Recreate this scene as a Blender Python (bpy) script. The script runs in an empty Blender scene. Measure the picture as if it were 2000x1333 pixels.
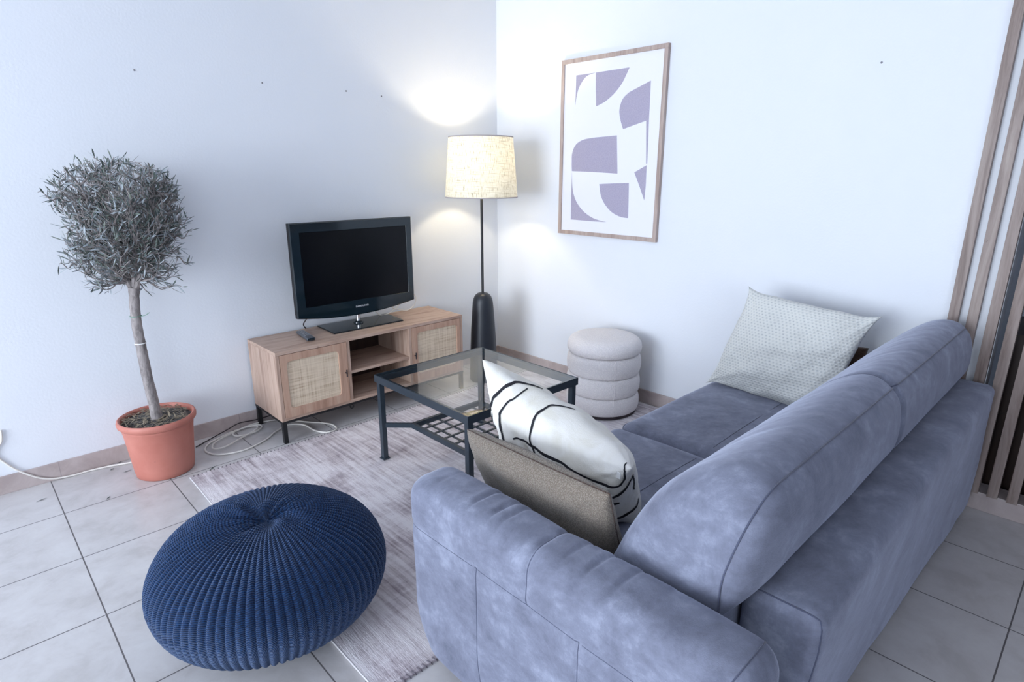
import bpy, bmesh, math, random
from mathutils import Vector, Matrix, noise
random.seed(7)
S = bpy.context.scene
C = S.collection
PI = math.pi

# ------------------------------------------------------------------ camera
cd = bpy.data.cameras.new('camera'); cam = bpy.data.objects.new('camera', cd); C.objects.link(cam)
cd.sensor_width = 36.0; cd.lens = 20.815; cd.clip_start = 0.02
R_ = Vector((0.72161952, -0.692289, 0.00110056)); U_ = Vector((0.19040879, 0.20000386, 0.96111547)); F_ = Vector((0.66558978, 0.69335013, -0.2761446))
m = Matrix.Identity(4)
for i in range(3):
    m[i][0] = R_[i]; m[i][1] = U_[i]; m[i][2] = -F_[i]
m[0][3], m[1][3], m[2][3] = -3.01088855, -3.29328747, 1.4
cam.matrix_world = m
S.camera = cam

# ------------------------------------------------------------------ world, lights, exposure
W = bpy.data.worlds.new('world'); S.world = W; W.use_nodes = True
W.node_tree.nodes['Background'].inputs[0].default_value = (0.72, 0.84, 1.0, 1)
W.node_tree.nodes['Background'].inputs[1].default_value = 0.45

def area_light(name, loc, target, sx, sy, power, color):
    l = bpy.data.lights.new(name, 'AREA'); l.shape = 'RECTANGLE'; l.size = sx; l.size_y = sy
    l.energy = power; l.color = color
    o = bpy.data.objects.new(name, l); C.objects.link(o); o.location = loc
    o.rotation_euler = (Vector(target) - Vector(loc)).to_track_quat('-Z', 'Y').to_euler()
    return o
area_light('daylight_balcony_door', (-7.75, -1.9, 1.3), (0, -1.7, 0.9), 3.0, 2.2, 275, (0.82, 0.90, 1.0))
area_light('rear_fill_light', (-5.5, -6.5, 1.6), (-2.6, 0, 0.7), 2.3, 1.5, 60, (0.80, 0.89, 1.0))  # added fill from behind the camera, mainly for the left wall
S.view_settings.view_transform = 'Standard'; S.view_settings.look = 'None'
S.view_settings.gamma = 1.0; S.view_settings.use_curve_mapping = False
S.view_settings.exposure = 0.27

# ------------------------------------------------------------------ materials
def mat(name, color, rough=0.5, metal=0.0, sheen=0.0, coat=0.0, spec=0.5):
    M = bpy.data.materials.new(name); M.use_nodes = True
    b = M.node_tree.nodes['Principled BSDF']
    b.inputs['Base Color'].default_value = (*color, 1); b.inputs['Roughness'].default_value = rough
    b.inputs['Metallic'].default_value = metal; b.inputs['Sheen Weight'].default_value = sheen
    b.inputs['Coat Weight'].default_value = coat; b.inputs['Specular IOR Level'].default_value = spec
    return M
class NT:
    def __init__(s, M): s.M = M; s.t = M.node_tree; s.n = s.t.nodes; s.b = s.n['Principled BSDF']
    def add(s, kind, **kw):
        n = s.n.new(kind)
        for k, v in kw.items():
            if k.startswith('i_'):
                k2 = k[2:]; n.inputs[int(k2) if k2.isdigit() else k2.replace('_', ' ')].default_value = v
            else: setattr(n, k, v)
        return n
    def l(s, a, b): s.t.links.new(a, b)
    def coords(s, scale=(1, 1, 1), kind='Object', rot=(0, 0, 0)):
        tc = s.add('ShaderNodeTexCoord'); mp = s.add('ShaderNodeMapping')
        mp.inputs['Scale'].default_value = scale; mp.inputs['Rotation'].default_value = rot
        s.l(tc.outputs[kind], mp.inputs[0]); return mp.outputs[0]
    def noise(s, vec, scale, detail=4, rough=0.55, dist=0.0):
        n = s.add('ShaderNodeTexNoise'); n.inputs['Scale'].default_value = scale; n.inputs['Detail'].default_value = detail
        n.inputs['Roughness'].default_value = rough; n.inputs['Distortion'].default_value = dist
        s.l(vec, n.inputs['Vector']); return n.outputs['Fac']
    def ramp(s, fac, stops, interp='LINEAR'):
        r = s.add('ShaderNodeValToRGB'); e = r.color_ramp.elements; r.color_ramp.interpolation = interp
        while len(e) > 1: e.remove(e[-1])
        e[0].position = stops[0][0]; e[0].color = (*stops[0][1], 1)
        for p, c in stops[1:]:
            k = e.new(p); k.color = (*c, 1)
        s.l(fac, r.inputs[0]); return r.outputs[0]
    def math(s, op, a, b=None, c=None):
        n = s.add('ShaderNodeMath', operation=op)
        for i, v in enumerate((a, b, c)):
            if v is None: continue
            if isinstance(v, (int, float)): n.inputs[i].default_value = v
            else: s.l(v, n.inputs[i])
        return n.outputs[0]
    def mix(s, fac, a, b, mode='MIX'):
        n = s.add('ShaderNodeMix', data_type='RGBA', blend_type=mode)
        for idx, v in ((0, fac), (6, a), (7, b)):
            if isinstance(v, (int, float)): n.inputs[idx].default_value = v
            elif isinstance(v, tuple): n.inputs[idx].default_value = (*v, 1)
            else: s.l(v, n.inputs[idx])
        return n.outputs[2]
    def bump(s, h, strength=0.3, dist=0.01):
        n = s.add('ShaderNodeBump'); n.inputs['Strength'].default_value = strength; n.inputs['Distance'].default_value = dist
        s.l(h, n.inputs['Height']); s.l(n.outputs[0], s.b.inputs['Normal'])
    def col(s, c): s.l(c, s.b.inputs['Base Color'])
    def sep(s, vec):
        n = s.add('ShaderNodeSeparateXYZ'); s.l(vec, n.inputs[0]); return n.outputs

G = lambda v: ((v / 255) / 12.92 if v <= 10 else (((v / 255) + 0.055) / 1.055) ** 2.4)
def rgb(r, g, b): return (G(r), G(g), G(b))

M_ = {}
def wall_mat():
    M = mat('wall_paint', rgb(229, 232, 238), 0.75); t = NT(M); v = t.coords()
    n1 = t.noise(v, 90, 5); n2 = t.noise(v, 3.0, 3)
    t.col(t.mix(t.math('MULTIPLY', n2, 0.5), rgb(226, 230, 237), rgb(234, 235, 240)))
    t.bump(t.math('ADD', n1, t.math('MULTIPLY', n2, 1.5)), 0.16, 0.004); return M
M_['wall'] = wall_mat()
M_['ceiling'] = mat('ceiling_paint', rgb(232, 234, 238), 0.8)

def tile_mat():
    M = mat('floor_tile', (0.6, 0.6, 0.6), 0.28); t = NT(M); v = t.coords()
    x, y, z = t.sep(v); P = 0.4117
    def line(c, off):
        f = t.math('FRACT', t.math('DIVIDE', t.math('ADD', c, -off + 40 * P), P))
        d = t.math('MINIMUM', f, t.math('SUBTRACT', 1.0, f))
        return t.math('LESS_THAN', d, 0.0052)
    gx = line(x, -2.849); gy = line(y, -0.384)
    g = t.math('MAXIMUM', gx, gy)
    cell = t.add('ShaderNodeTexWhiteNoise', noise_dimensions='2D')
    cmb = t.add('ShaderNodeCombineXYZ')
    t.l(t.math('FLOOR', t.math('DIVIDE', t.math('ADD', x, 2.849), P)), cmb.inputs[0]); t.l(t.math('FLOOR', t.math('DIVIDE', t.math('ADD', y, 0.384), P)), cmb.inputs[1])
    t.l(cmb.outputs[0], cell.inputs['Vector'])
    n = t.noise(v, 6, 6, 0.65, 0.3); n2 = t.noise(v, 24, 4)
    c = t.ramp(n, [(0.35, rgb(186, 182, 182)), (0.5, rgb(198, 195, 196)), (0.66, rgb(206, 204, 205))])
    c = t.mix(t.math('MULTIPLY', cell.outputs['Value'], 0.16), c, rgb(180, 177, 178))
    c = t.mix(t.math('MULTIPLY', n2, 0.18), c, rgb(176, 170, 168))
    c = t.mix(g, c, rgb(96, 92, 94)); t.col(c)
    t.l(t.math('ADD', t.math('MULTIPLY', g, 0.5), 0.27), t.b.inputs['Roughness'])
    t.bump(t.math('SUBTRACT', t.math('MULTIPLY', n2, 0.1), g), 0.5, 0.002); return M
M_['tile'] = tile_mat()

def skirt_mat():
    M = mat('skirting_tile', rgb(190, 178, 176), 0.35); t = NT(M); v = t.coords()
    n = t.noise(v, 7, 5, 0.6, 0.8); x, y, z = t.sep(v)
    def line(c, off):
        f = t.math('FRACT', t.math('DIVIDE', t.math('ADD', c, off + 20), 0.4117))
        return t.math('LESS_THAN', f, 0.008)
    g = t.math('MAXIMUM', line(x, 0.1), line(y, 0.2))
    c = t.ramp(n, [(0.35, rgb(168, 154, 152)), (0.65, rgb(192, 180, 178))]); t.col(t.mix(t.math('MULTIPLY', g, 0.6), c, rgb(140, 132, 132))); return M
M_['skirt'] = skirt_mat()

def wood(name, c1, c2, c3, axis='x', sc=1.0):
    M = mat(name, c1, 0.5); t = NT(M)
    scale = {'x': (1.2, 14, 14), 'z': (14, 14, 1.2), 'y': (14, 1.2, 14)}[axis]
    v = t.coords(tuple(k * sc for k in scale)); n = t.noise(v, 2.2, 6, 0.62, 0.7)
    v2 = t.coords(tuple(k * sc * 5 for k in scale)); n2 = t.noise(v2, 4, 3)
    v3 = t.coords((6, 6, 6)); n3 = t.noise(v3, 1.3, 3, 0.5, 1.5)
    c = t.ramp(n, [(0.3, c2), (0.5, c1), (0.72, c3)])
    c = t.mix(t.math('MULTIPLY', t.math('GREATER_THAN', n3, 0.735), 0.5), c, c2)
    c = t.mix(t.math('MULTIPLY', n2, 0.28), c, c2, 'MULTIPLY'); t.col(c)
    t.bump(n2, 0.12, 0.002); return M
OAK = (rgb(192, 165, 148), rgb(158, 128, 112), rgb(206, 183, 167))
M_['oak'] = wood('oak_veneer', *OAK); M_['oak_z'] = wood('oak_veneer_upright', *OAK, axis='z')
M_['oak_door'] = wood('oak_door_frame', rgb(192, 157, 136), rgb(166, 130, 110), rgb(204, 174, 153), axis='z')
M_['slat'] = wood('slat_wood', rgb(152, 136, 130), rgb(118, 100, 92), rgb(172, 158, 150), axis='z')
M_['frame_oak'] = wood('picture_frame_oak', rgb(186, 168, 160), rgb(160, 140, 132), rgb(200, 184, 176), axis='z')
M_['dark_wood'] = wood('dark_brown_wood', rgb(52, 36, 30), rgb(34, 24, 20), rgb(64, 46, 38), axis='z')

def rattan():
    M = mat('woven_rattan', rgb(222, 205, 178), 0.7); t = NT(M); v = t.coords()
    x, y, z = t.sep(v)
    wx = t.math('SINE', t.math('MULTIPLY', x, 2 * PI / 0.0062)); wz = t.math('SINE', t.math('MULTIPLY', z, 2 * PI / 0.0058))
    w = t.math('MULTIPLY', wx, wz)
    nx = t.noise(t.coords((160, 1, 5)), 1.0, 2); nz = t.noise(t.coords((5, 1, 160)), 1.0, 2)
    n = t.math('ADD', t.math('MULTIPLY', nx, 0.5), t.math('MULTIPLY', nz, 0.5))
    c = t.ramp(n, [(0.34, rgb(182, 156, 130)), (0.45, rgb(214, 194, 168)), (0.6, rgb(232, 215, 192))])
    c = t.mix(t.ramp(w, [(0.0, (0, 0, 0)), (0.25, (0.0, 0.0, 0.0)), (0.9, (0.4, 0.4, 0.4))]), c, rgb(150, 130, 110)); t.col(c)
    t.bump(t.math('ADD', w, n), 0.5, 0.0015); return M
M_['rattan'] = rattan()

def black_metal(name, c, rough):
    M = mat(name, c, rough, 0.0, spec=0.5); t = NT(M); n = t.noise(t.coords(), 220, 3); t.bump(n, 0.12, 0.001); return M
M_['iron'] = black_metal('iron_sky_sheen', rgb(44, 54, 63), 0.27)  # base colour lifted towards blue to imitate sky sheen
M_['black_metal'] = black_metal('black_metal', rgb(22, 22, 25), 0.45)
M_['lamp_black'] = black_metal('lamp_base_black', rgb(30, 35, 44), 0.42)
M_['black_teal_reflection'] = mat('black_plastic_teal_reflection', rgb(18, 33, 41), 0.09, spec=0.6)  # teal in the base colour stands in for the reflected room
M_['matte_black'] = mat('matte_black_plastic', rgb(18, 18, 20), 0.5)
M_['screen'] = mat('television_screen', rgb(4, 6, 12), 0.22, spec=0.22)
M_['chrome'] = mat('chrome', (0.8, 0.8, 0.82), 0.12, 1.0)
M_['logo'] = mat('logo_silver', rgb(205, 208, 214), 0.35, 0.3)
M_['white_cable'] = mat('white_cable_plastic', rgb(226, 222, 216), 0.4)
M_['black_cable'] = mat('black_cable_rubber', rgb(40, 30, 34), 0.5)
M_['plug'] = mat('grey_plug', rgb(120, 120, 128), 0.6)
M_['remote_grey'] = mat('remote_grey', rgb(78, 82, 90), 0.3, 0.2)
M_['button'] = mat('button_grey', rgb(150, 152, 158), 0.5)
M_['tag_white'] = mat('tag_white', rgb(240, 240, 240), 0.6)

def glass_mat():
    M = bpy.data.materials.new('table_glass'); M.use_nodes = True; nt = M.node_tree; nt.nodes.clear()
    out = nt.nodes.new('ShaderNodeOutputMaterial'); mx = nt.nodes.new('ShaderNodeMixShader')
    tr = nt.nodes.new('ShaderNodeBsdfTransparent'); tr.inputs[0].default_value = (0.965, 0.985, 0.982, 1)
    gl = nt.nodes.new('ShaderNodeBsdfGlossy'); gl.inputs['Roughness'].default_value = 0.015
    fr = nt.nodes.new('ShaderNodeFresnel'); fr.inputs[0].default_value = 2.3
    L = nt.links.new; ge = nt.nodes.new('ShaderNodeNewGeometry'); iv = nt.nodes.new('ShaderNodeMath'); iv.operation = 'SUBTRACT'; iv.inputs[0].default_value = 1.0
    mu = nt.nodes.new('ShaderNodeMath'); mu.operation = 'MULTIPLY'; L(ge.outputs['Backfacing'], iv.inputs[1]); L(fr.outputs[0], mu.inputs[0]); L(iv.outputs[0], mu.inputs[1]); L(mu.outputs[0], mx.inputs[0]); L(tr.outputs[0], mx.inputs[1]); L(gl.outputs[0], mx.inputs[2]); L(mx.outputs[0], out.inputs[0])
    return M
M_['glass'] = glass_mat()

def suede():
    M = mat('sofa_microsuede', rgb(130, 138, 168), 0.85, sheen=0.55, spec=0.25); t = NT(M)
    M.node_tree.nodes['Principled BSDF'].inputs['Sheen Roughness'].default_value = 0.4
    v = t.coords(); n = t.noise(v, 5.5, 9, 0.72, 0.35); n2 = t.noise(t.coords((1, 1, 1.6)), 22, 6, 0.65, 0.3); n3 = t.noise(v, 420, 2)
    k = t.math('ADD', t.math('MULTIPLY', n, 0.72), t.math('MULTIPLY', n2, 0.28))
    c = t.ramp(k, [(0.36, rgb(88, 92, 107)), (0.45, rgb(106, 109, 125)), (0.53, rgb(118, 122, 139)), (0.63, rgb(142, 147, 165))])
    c = t.mix(t.math('MULTIPLY', n3, 0.14), c, rgb(100, 105, 130)); t.col(c)
    t.b.inputs['Sheen Tint'].default_value = (0.75, 0.8, 1, 1)
    t.bump(t.math('ADD', n3, t.math('MULTIPLY', n2, 2.0)), 0.22, 0.003); return M
M_['suede'] = suede()
M_['seam'] = mat('sofa_seam_thread', rgb(66, 71, 94), 0.8, sheen=0.3)

def knit():
    M = mat('navy_knit', rgb(20, 52, 104), 0.9, sheen=0.35, spec=0.2); t = NT(M)
    uv = t.coords((1, 1, 1), 'UV'); x, y, z = t.sep(uv)
    st = t.math('SINE', t.math('ADD', t.math('MULTIPLY', y, 2 * PI * 120), t.math('MULTIPLY', t.math('SINE', t.math('MULTIPLY', x, 2 * PI * 84)), 1.4)))
    n = t.noise(t.coords(), 160, 4); n2 = t.noise(t.coords(), 9, 3)
    k = t.math('ADD', t.math('MULTIPLY', st, 0.18), n)
    c = t.ramp(k, [(0.3, rgb(4, 20, 42)), (0.55, rgb(9, 38, 76)), (0.8, rgb(26, 66, 110))])
    c = t.mix(t.math('MULTIPLY', n2, 0.4), c, rgb(8, 26, 58)); t.col(c)
    t.b.inputs['Sheen Tint'].default_value = (0.5, 0.65, 1, 1)
    t.bump(t.math('ADD', st, t.math('MULTIPLY', n, 2.0)), 0.55, 0.003); return M
M_['knit'] = knit()

def boucle(name, a, b, scale=130, st=0.6):
    M = mat(name, a, 0.95, sheen=0.3, spec=0.15); t = NT(M); v = t.coords()
    vo = t.add('ShaderNodeTexVoronoi'); vo.inputs['Scale'].default_value = scale; t.l(v, vo.inputs['Vector'])
    n = t.noise(v, scale * 1.5, 4); k = t.math('ADD', vo.outputs['Distance'], t.math('MULTIPLY', n, 0.6))
    t.col(t.ramp(k, [(0.3, a), (0.9, b)])); t.bump(k, st, 0.004); return M
M_['boucle'] = boucle('cream_boucle', rgb(236, 231, 231), rgb(220, 215, 217), 150)
M_['taupe'] = boucle('taupe_wool', rgb(156, 146, 134), rgb(112, 102, 92), 330, 0.5)
M_['brown_fabric'] = boucle('brown_wool', rgb(92, 70, 58), rgb(62, 46, 40), 300, 0.4)

def linen_white():
    M = mat('white_linen', rgb(238, 236, 230), 0.85, sheen=0.1, spec=0.2); t = NT(M); v = t.coords()
    n = t.noise(v, 7, 5, 0.6, 1.0); n2 = t.noise(v, 300, 3)
    t.col(t.ramp(n, [(0.35, rgb(222, 218, 207)), (0.6, rgb(236, 234, 230))])); t.bump(t.math('ADD', t.math('MULTIPLY', n, 3.0), n2), 0.25, 0.004); return M
M_['linen'] = linen_white()
M_['ink'] = mat('black_ink', rgb(26, 26, 34), 0.85)

def waffle():
    M = mat('woven_off_white', rgb(216, 218, 216), 0.9, sheen=0.2, spec=0.15); t = NT(M)
    uv = t.coords((1, 1, 1), 'UV'); x, y, z = t.sep(uv)
    row = t.math('FLOOR', t.math('MULTIPLY', y, 38))
    off = t.math('MULTIPLY', t.math('MODULO', row, 2.0), 0.5)
    fx = t.math('FRACT', t.math('ADD', t.math('MULTIPLY', x, 33), off)); fy = t.math('FRACT', t.math('MULTIPLY', y, 38))
    dx = t.math('ABSOLUTE', t.math('SUBTRACT', fx, 0.5)); dy = t.math('ABSOLUTE', t.math('SUBTRACT', fy, 0.5))
    d = t.math('SQRT', t.math('ADD', t.math('MULTIPLY', dx, dx), t.math('MULTIPLY', dy, dy)))
    n = t.noise(t.coords(), 60, 3); n2 = t.noise(t.coords(), 6, 3)
    hole = t.math('ADD', d, t.math('MULTIPLY', n, 0.35))
    c = t.ramp(hole, [(0.20, rgb(158, 163, 168)), (0.34, rgb(200, 203, 202)), (0.62, rgb(218, 219, 216))])
    t.col(t.mix(t.math('MULTIPLY', n2, 0.25), c, rgb(206, 204, 198)))
    t.bump(hole, 0.8, 0.004); return M
M_['waffle'] = waffle()

def terracotta():
    M = mat('terracotta_plastic', rgb(190, 110, 96), 0.55); t = NT(M); v = t.coords()
    n = t.noise(v, 6, 4); n2 = t.noise(v, 40, 4)
    c = t.ramp(n, [(0.35, rgb(178, 108, 94)), (0.65, rgb(192, 124, 110))])
    c = t.mix(t.math('MULTIPLY', t.math('GREATER_THAN', n2, 0.70), 0.35), c, rgb(150, 92, 84)); t.col(c); t.bump(n2, 0.08, 0.002); return M
M_['terracotta'] = terracotta()
M_['soil'] = boucle('potting_soil', rgb(70, 62, 58), rgb(34, 30, 30), 60, 1.0)
M_['litter'] = mat('dry_leaf', rgb(134, 122, 104), 0.8)
def bark():
    M = mat('olive_bark', rgb(140, 134, 134), 0.85); t = NT(M); v = t.coords((1, 1, 0.35)); n = t.noise(v, 60, 5, 0.65, 0.5)
    t.col(t.ramp(n, [(0.3, rgb(104, 98, 98)), (0.6, rgb(158, 150, 148))])); t.bump(n, 0.6, 0.004); return M
M_['bark'] = bark()
def leaf():
    M = mat('olive_leaf', rgb(96, 108, 100), 0.55); t = NT(M); v = t.coords(); n = t.noise(v, 28, 2)
    geo = t.add('ShaderNodeNewGeometry')
    c = t.ramp(n, [(0.35, rgb(66, 80, 76)), (0.5, rgb(94, 106, 102)), (0.68, rgb(122, 130, 118))])
    t.col(t.mix(geo.outputs['Backfacing'], c, rgb(150, 158, 164))); return M
M_['leaf'] = leaf()

def rug_mat():
    M = mat('rug_pile', rgb(190, 182, 190), 0.95, sheen=0.2, spec=0.1); t = NT(M)
    v = t.coords(); a = t.noise(t.coords((60, 3.2, 1)), 1.0, 4, 0.6); b = t.noise(t.coords((4, 90, 1)), 1.0, 3, 0.6)
    p = t.noise(v, 3.6, 8, 0.72, 0.4); f = t.noise(t.coords((260, 40, 1)), 1.0, 2)
    k = t.math('ADD', t.math('MULTIPLY', a, 0.40), t.math('ADD', t.math('MULTIPLY', b, 0.10), t.math('MULTIPLY', p, 0.50)))
    c = t.ramp(k, [(0.37, rgb(136, 123, 129)), (0.44, rgb(172, 161, 167)), (0.50, rgb(202, 193, 198)), (0.57, rgb(222, 216, 220))])
    c = t.mix(t.ramp(f, [(0.6, (0, 0, 0)), (0.7, (0.32, 0.32, 0.32))]), c, rgb(140, 128, 136)); t.col(c)
    t.bump(t.math('ADD', f, a), 0.5, 0.003); return M
M_['rug'] = rug_mat()
M_['rug_edge'] = mat('rug_binding', rgb(205, 202, 206), 0.9)
M_['rug_stitch'] = mat('rug_stitch', rgb(110, 104, 112), 0.9)

def shade_mat():
    M = bpy.data.materials.new('lampshade_linen'); M.use_nodes = True; t = NT(M)
    x, y, z = t.sep(t.coords((1, 1, 1), 'UV'))
    a = t.noise(t.coords((14, 190, 1), 'UV'), 1.0, 3, 0.6, 0.2); b = t.noise(t.coords((230, 9, 1), 'UV'), 1.0, 3, 0.6, 0.2)
    k = t.math('MINIMUM', a, b)
    c = t.ramp(k, [(0.30, rgb(150, 136, 112)), (0.40, rgb(222, 214, 190)), (0.5, rgb(246, 242, 226))])
    nt = M.node_tree; out = nt.nodes['Material Output']; nt.nodes.remove(t.b)
    d = nt.nodes.new('ShaderNodeBsdfDiffuse'); r = nt.nodes.new('ShaderNodeBsdfTranslucent'); mx = nt.nodes.new('ShaderNodeMixShader')
    mx.inputs[0].default_value = 0.12
    for n in (d, r): nt.links.new(c, n.inputs[0])
    nt.links.new(d.outputs[0], mx.inputs[1]); nt.links.new(r.outputs[0], mx.inputs[2]); nt.links.new(mx.outputs[0], out.inputs[0]); return M
M_['shade'] = shade_mat()
M_['shade_trim'] = mat('shade_trim', rgb(176, 168, 168), 0.8)
def bulb_mat():
    M = mat('bulb_glass', (1, 0.9, 0.7), 0.4); b = M.node_tree.nodes['Principled BSDF']
    b.inputs['Emission Color'].default_value = (1, 0.82, 0.55, 1); b.inputs['Emission Strength'].default_value = 14; return M
M_['bulb'] = bulb_mat()
M_['paper'] = mat('print_paper', rgb(236, 236, 244), 0.35)
M_['print_ink'] = None
def ink_mat():
    M = mat('print_mauve', rgb(168, 162, 184), 0.5); t = NT(M); n = t.noise(t.coords(), 160, 3); n2 = t.noise(t.coords(), 4, 3)
    c = t.ramp(n, [(0.35, rgb(158, 153, 178)), (0.65, rgb(176, 170, 190))]); t.col(t.mix(t.math('MULTIPLY', n2, 0.35), c, rgb(178, 168, 184))); return M
M_['print_ink'] = ink_mat()
M_['low_bounce_grey'] = mat('low_bounce_grey_paint', rgb(150, 156, 170), 0.7)  # grey for the unseen back wall, chosen to cut bounced light

# ------------------------------------------------------------------ object helpers
BASE = {}
def thing(name, label, cat, loc, group=None):
    o = bpy.data.objects.new(name, None); C.objects.link(o); o.location = loc; o.empty_display_size = 0.05
    o['label'] = label; o['category'] = cat
    if group: o['group'] = group
    BASE[o] = Vector(loc); return o
def tag(o, label, cat, group=None):
    o['label'] = label; o['category'] = cat
    if group: o['group'] = group
    return o
def obj(name, bm, mats, parent=None, smooth=True, base=None, label=None, sharp=40, recalc=True):
    if recalc: bmesh.ops.recalc_face_normals(bm, faces=bm.faces)
    if parent is not None:
        root = parent
        b = BASE[root]
    else: b = Vector(base) if base is not None else Vector((0, 0, 0))
    for v in bm.verts: v.co -= b
    me = bpy.data.meshes.new(name); bm.to_mesh(me); bm.free()
    if not isinstance(mats, (list, tuple)): mats = [mats]
    for k in mats: me.materials.append(M_[k] if isinstance(k, str) else k)
    if smooth:
        for p in me.polygons: p.use_smooth = True
        me.set_sharp_from_angle(angle=math.radians(sharp))
    o = bpy.data.objects.new(name, me); C.objects.link(o)
    if parent is not None: o.parent = parent
    else: o.location = b
    BASE[o] = b
    if label: o['label'] = label
    return o
def struct(name, bm, m, smooth=False):
    o = obj(name, bm, m, smooth=smooth); o['kind'] = 'structure'; return o
def box(bm, x0, x1, y0, y1, z0, z1, bev=0.0, seg=2, mi=0):
    r = bmesh.ops.create_cube(bm, size=1.0); vs = r['verts']
    for v in vs:
        v.co = Vector(((x0 + x1) / 2 + v.co.x * (x1 - x0), (y0 + y1) / 2 + v.co.y * (y1 - y0), (z0 + z1) / 2 + v.co.z * (z1 - z0)))
    fs = list({f for v in vs for f in v.link_faces})
    for f in fs: f.material_index = mi
    if bev > 0:
        es = list({e for v in vs for e in v.link_edges})
        bmesh.ops.bevel(bm, geom=es, offset=bev, segments=seg, profile=0.6, affect='EDGES')
    return bm
def B(*a, **k):
    bm = bmesh.new(); box(bm, *a, **k); return bm
def prism(bm, pts, axis, a0, a1, mi=0):
    """extrude a 2D polygon along an axis: axis 'y' -> pts (x,z); 'x' -> (y,z); 'z' -> (x,y)"""
    def P(p, a): return {'y': (p[0], a, p[1]), 'x': (a, p[0], p[1]), 'z': (p[0], p[1], a)}[axis]
    v0 = [bm.verts.new(P(p, a0)) for p in pts]; v1 = [bm.verts.new(P(p, a1)) for p in pts]
    n = len(pts); f = [bm.faces.new(v0), bm.faces.new(v1[::-1])]
    for i in range(n): f.append(bm.faces.new((v0[i], v0[(i + 1) % n], v1[(i + 1) % n], v1[i])))
    for q in f: q.material_index = mi
    return bm
def lathe(bm, prof, c, seg=48, cap0=True, cap1=True, mi=0, wob=None, uvs=False):
    rings = []
    for (r, z) in prof:
        ring = []
        for k in range(seg):
            a = 2 * PI * k / seg; rr = r if wob is None else wob(r, z, a)
            ring.append(bm.verts.new((c[0] + rr * math.cos(a), c[1] + rr * math.sin(a), z)))
        rings.append(ring)
    uvl = bm.loops.layers.uv.verify() if uvs else None
    for j in range(len(rings) - 1):
        for k in range(seg):
            f = bm.faces.new((rings[j][k], rings[j][(k + 1) % seg], rings[j + 1][(k + 1) % seg], rings[j + 1][k])); f.material_index = mi
            if uvs:
                u0, u1, w0, w1 = k / seg, (k + 1) / seg, j / (len(rings) - 1), (j + 1) / (len(rings) - 1)
                for lp, uv in zip(f.loops, ((u0, w0), (u1, w0), (u1, w1), (u0, w1))): lp[uvl].uv = uv
    if cap0: bm.faces.new(rings[0][::-1]).material_index = mi
    if cap1: bm.faces.new(rings[-1]).material_index = mi
    return bm
def smooth_path(pts, sub=8, closed=False):
    P = [Vector(p) for p in pts]; n = len(P); out = []
    rng = range(n) if closed else range(n - 1)
    for i in rng:
        p0 = P[(i - 1) % n] if closed or i > 0 else P[i]; p1 = P[i]; p2 = P[(i + 1) % n]
        p3 = P[(i + 2) % n] if closed or i + 2 < n else P[(i + 1) % n]
        for k in range(sub):
            t = k / sub
            out.append(0.5 * ((2 * p1) + (p2 - p0) * t + (2 * p0 - 5 * p1 + 4 * p2 - p3) * t * t + (3 * p1 - p0 - 3 * p2 + p3) * t ** 3))
    if not closed: out.append(P[-1])
    return out
def tube(bm, pts, r, seg=8, closed=False, mi=0):
    P = [Vector(p) for p in pts]; n = len(P)
    rad = r if callable(r) else (lambda t: r)
    up = Vector((0, 0, 1)); prev = None; rings = []
    for i in range(n):
        a = P[(i - 1) % n] if closed or i > 0 else P[i]; b = P[(i + 1) % n] if closed or i < n - 1 else P[i]
        d = (b - a).normalized() if (b - a).length > 1e-9 else Vector((0, 0, 1))
        if prev is None:
            u = d.orthogonal().normalized()
        else:
            u = (prev - d * prev.dot(d)); u = u.normalized() if u.length > 1e-6 else d.orthogonal().normalized()
        prev = u; w = d.cross(u); rr = rad(i / max(1, n - 1))
        rings.append([bm.verts.new(P[i] + (u * math.cos(2 * PI * k / seg) + w * math.sin(2 * PI * k / seg)) * rr) for k in range(seg)])
    for i in range(n if closed else n - 1):
        A = rings[i]; D = rings[(i + 1) % n]
        for k in range(seg): bm.faces.new((A[k], A[(k + 1) % seg], D[(k + 1) % seg], D[k])).material_index = mi
    if not closed:
        bm.faces.new(rings[0][::-1]).material_index = mi; bm.faces.new(rings[-1]).material_index = mi
    return bm
def T(pts, r, seg=8, sub=8, closed=False):
    bm = bmesh.new(); tube(bm, smooth_path(pts, sub, closed) if sub > 1 else pts, r, seg, closed); return bm
def axis_samples(a0, a1, r, step, k=5):
    s = [a0 + r * (1 - math.cos(PI / 2 * i / k)) for i in range(k)]
    L = (a1 - a0) - 2 * r; n = max(1, int(round(L / step)))
    s += [a0 + r + L * i / n for i in range(n + 1)]
    s += [a1 - r * (1 - math.cos(PI / 2 * i / k)) for i in range(k - 1, -1, -1)]
    return s
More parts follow.
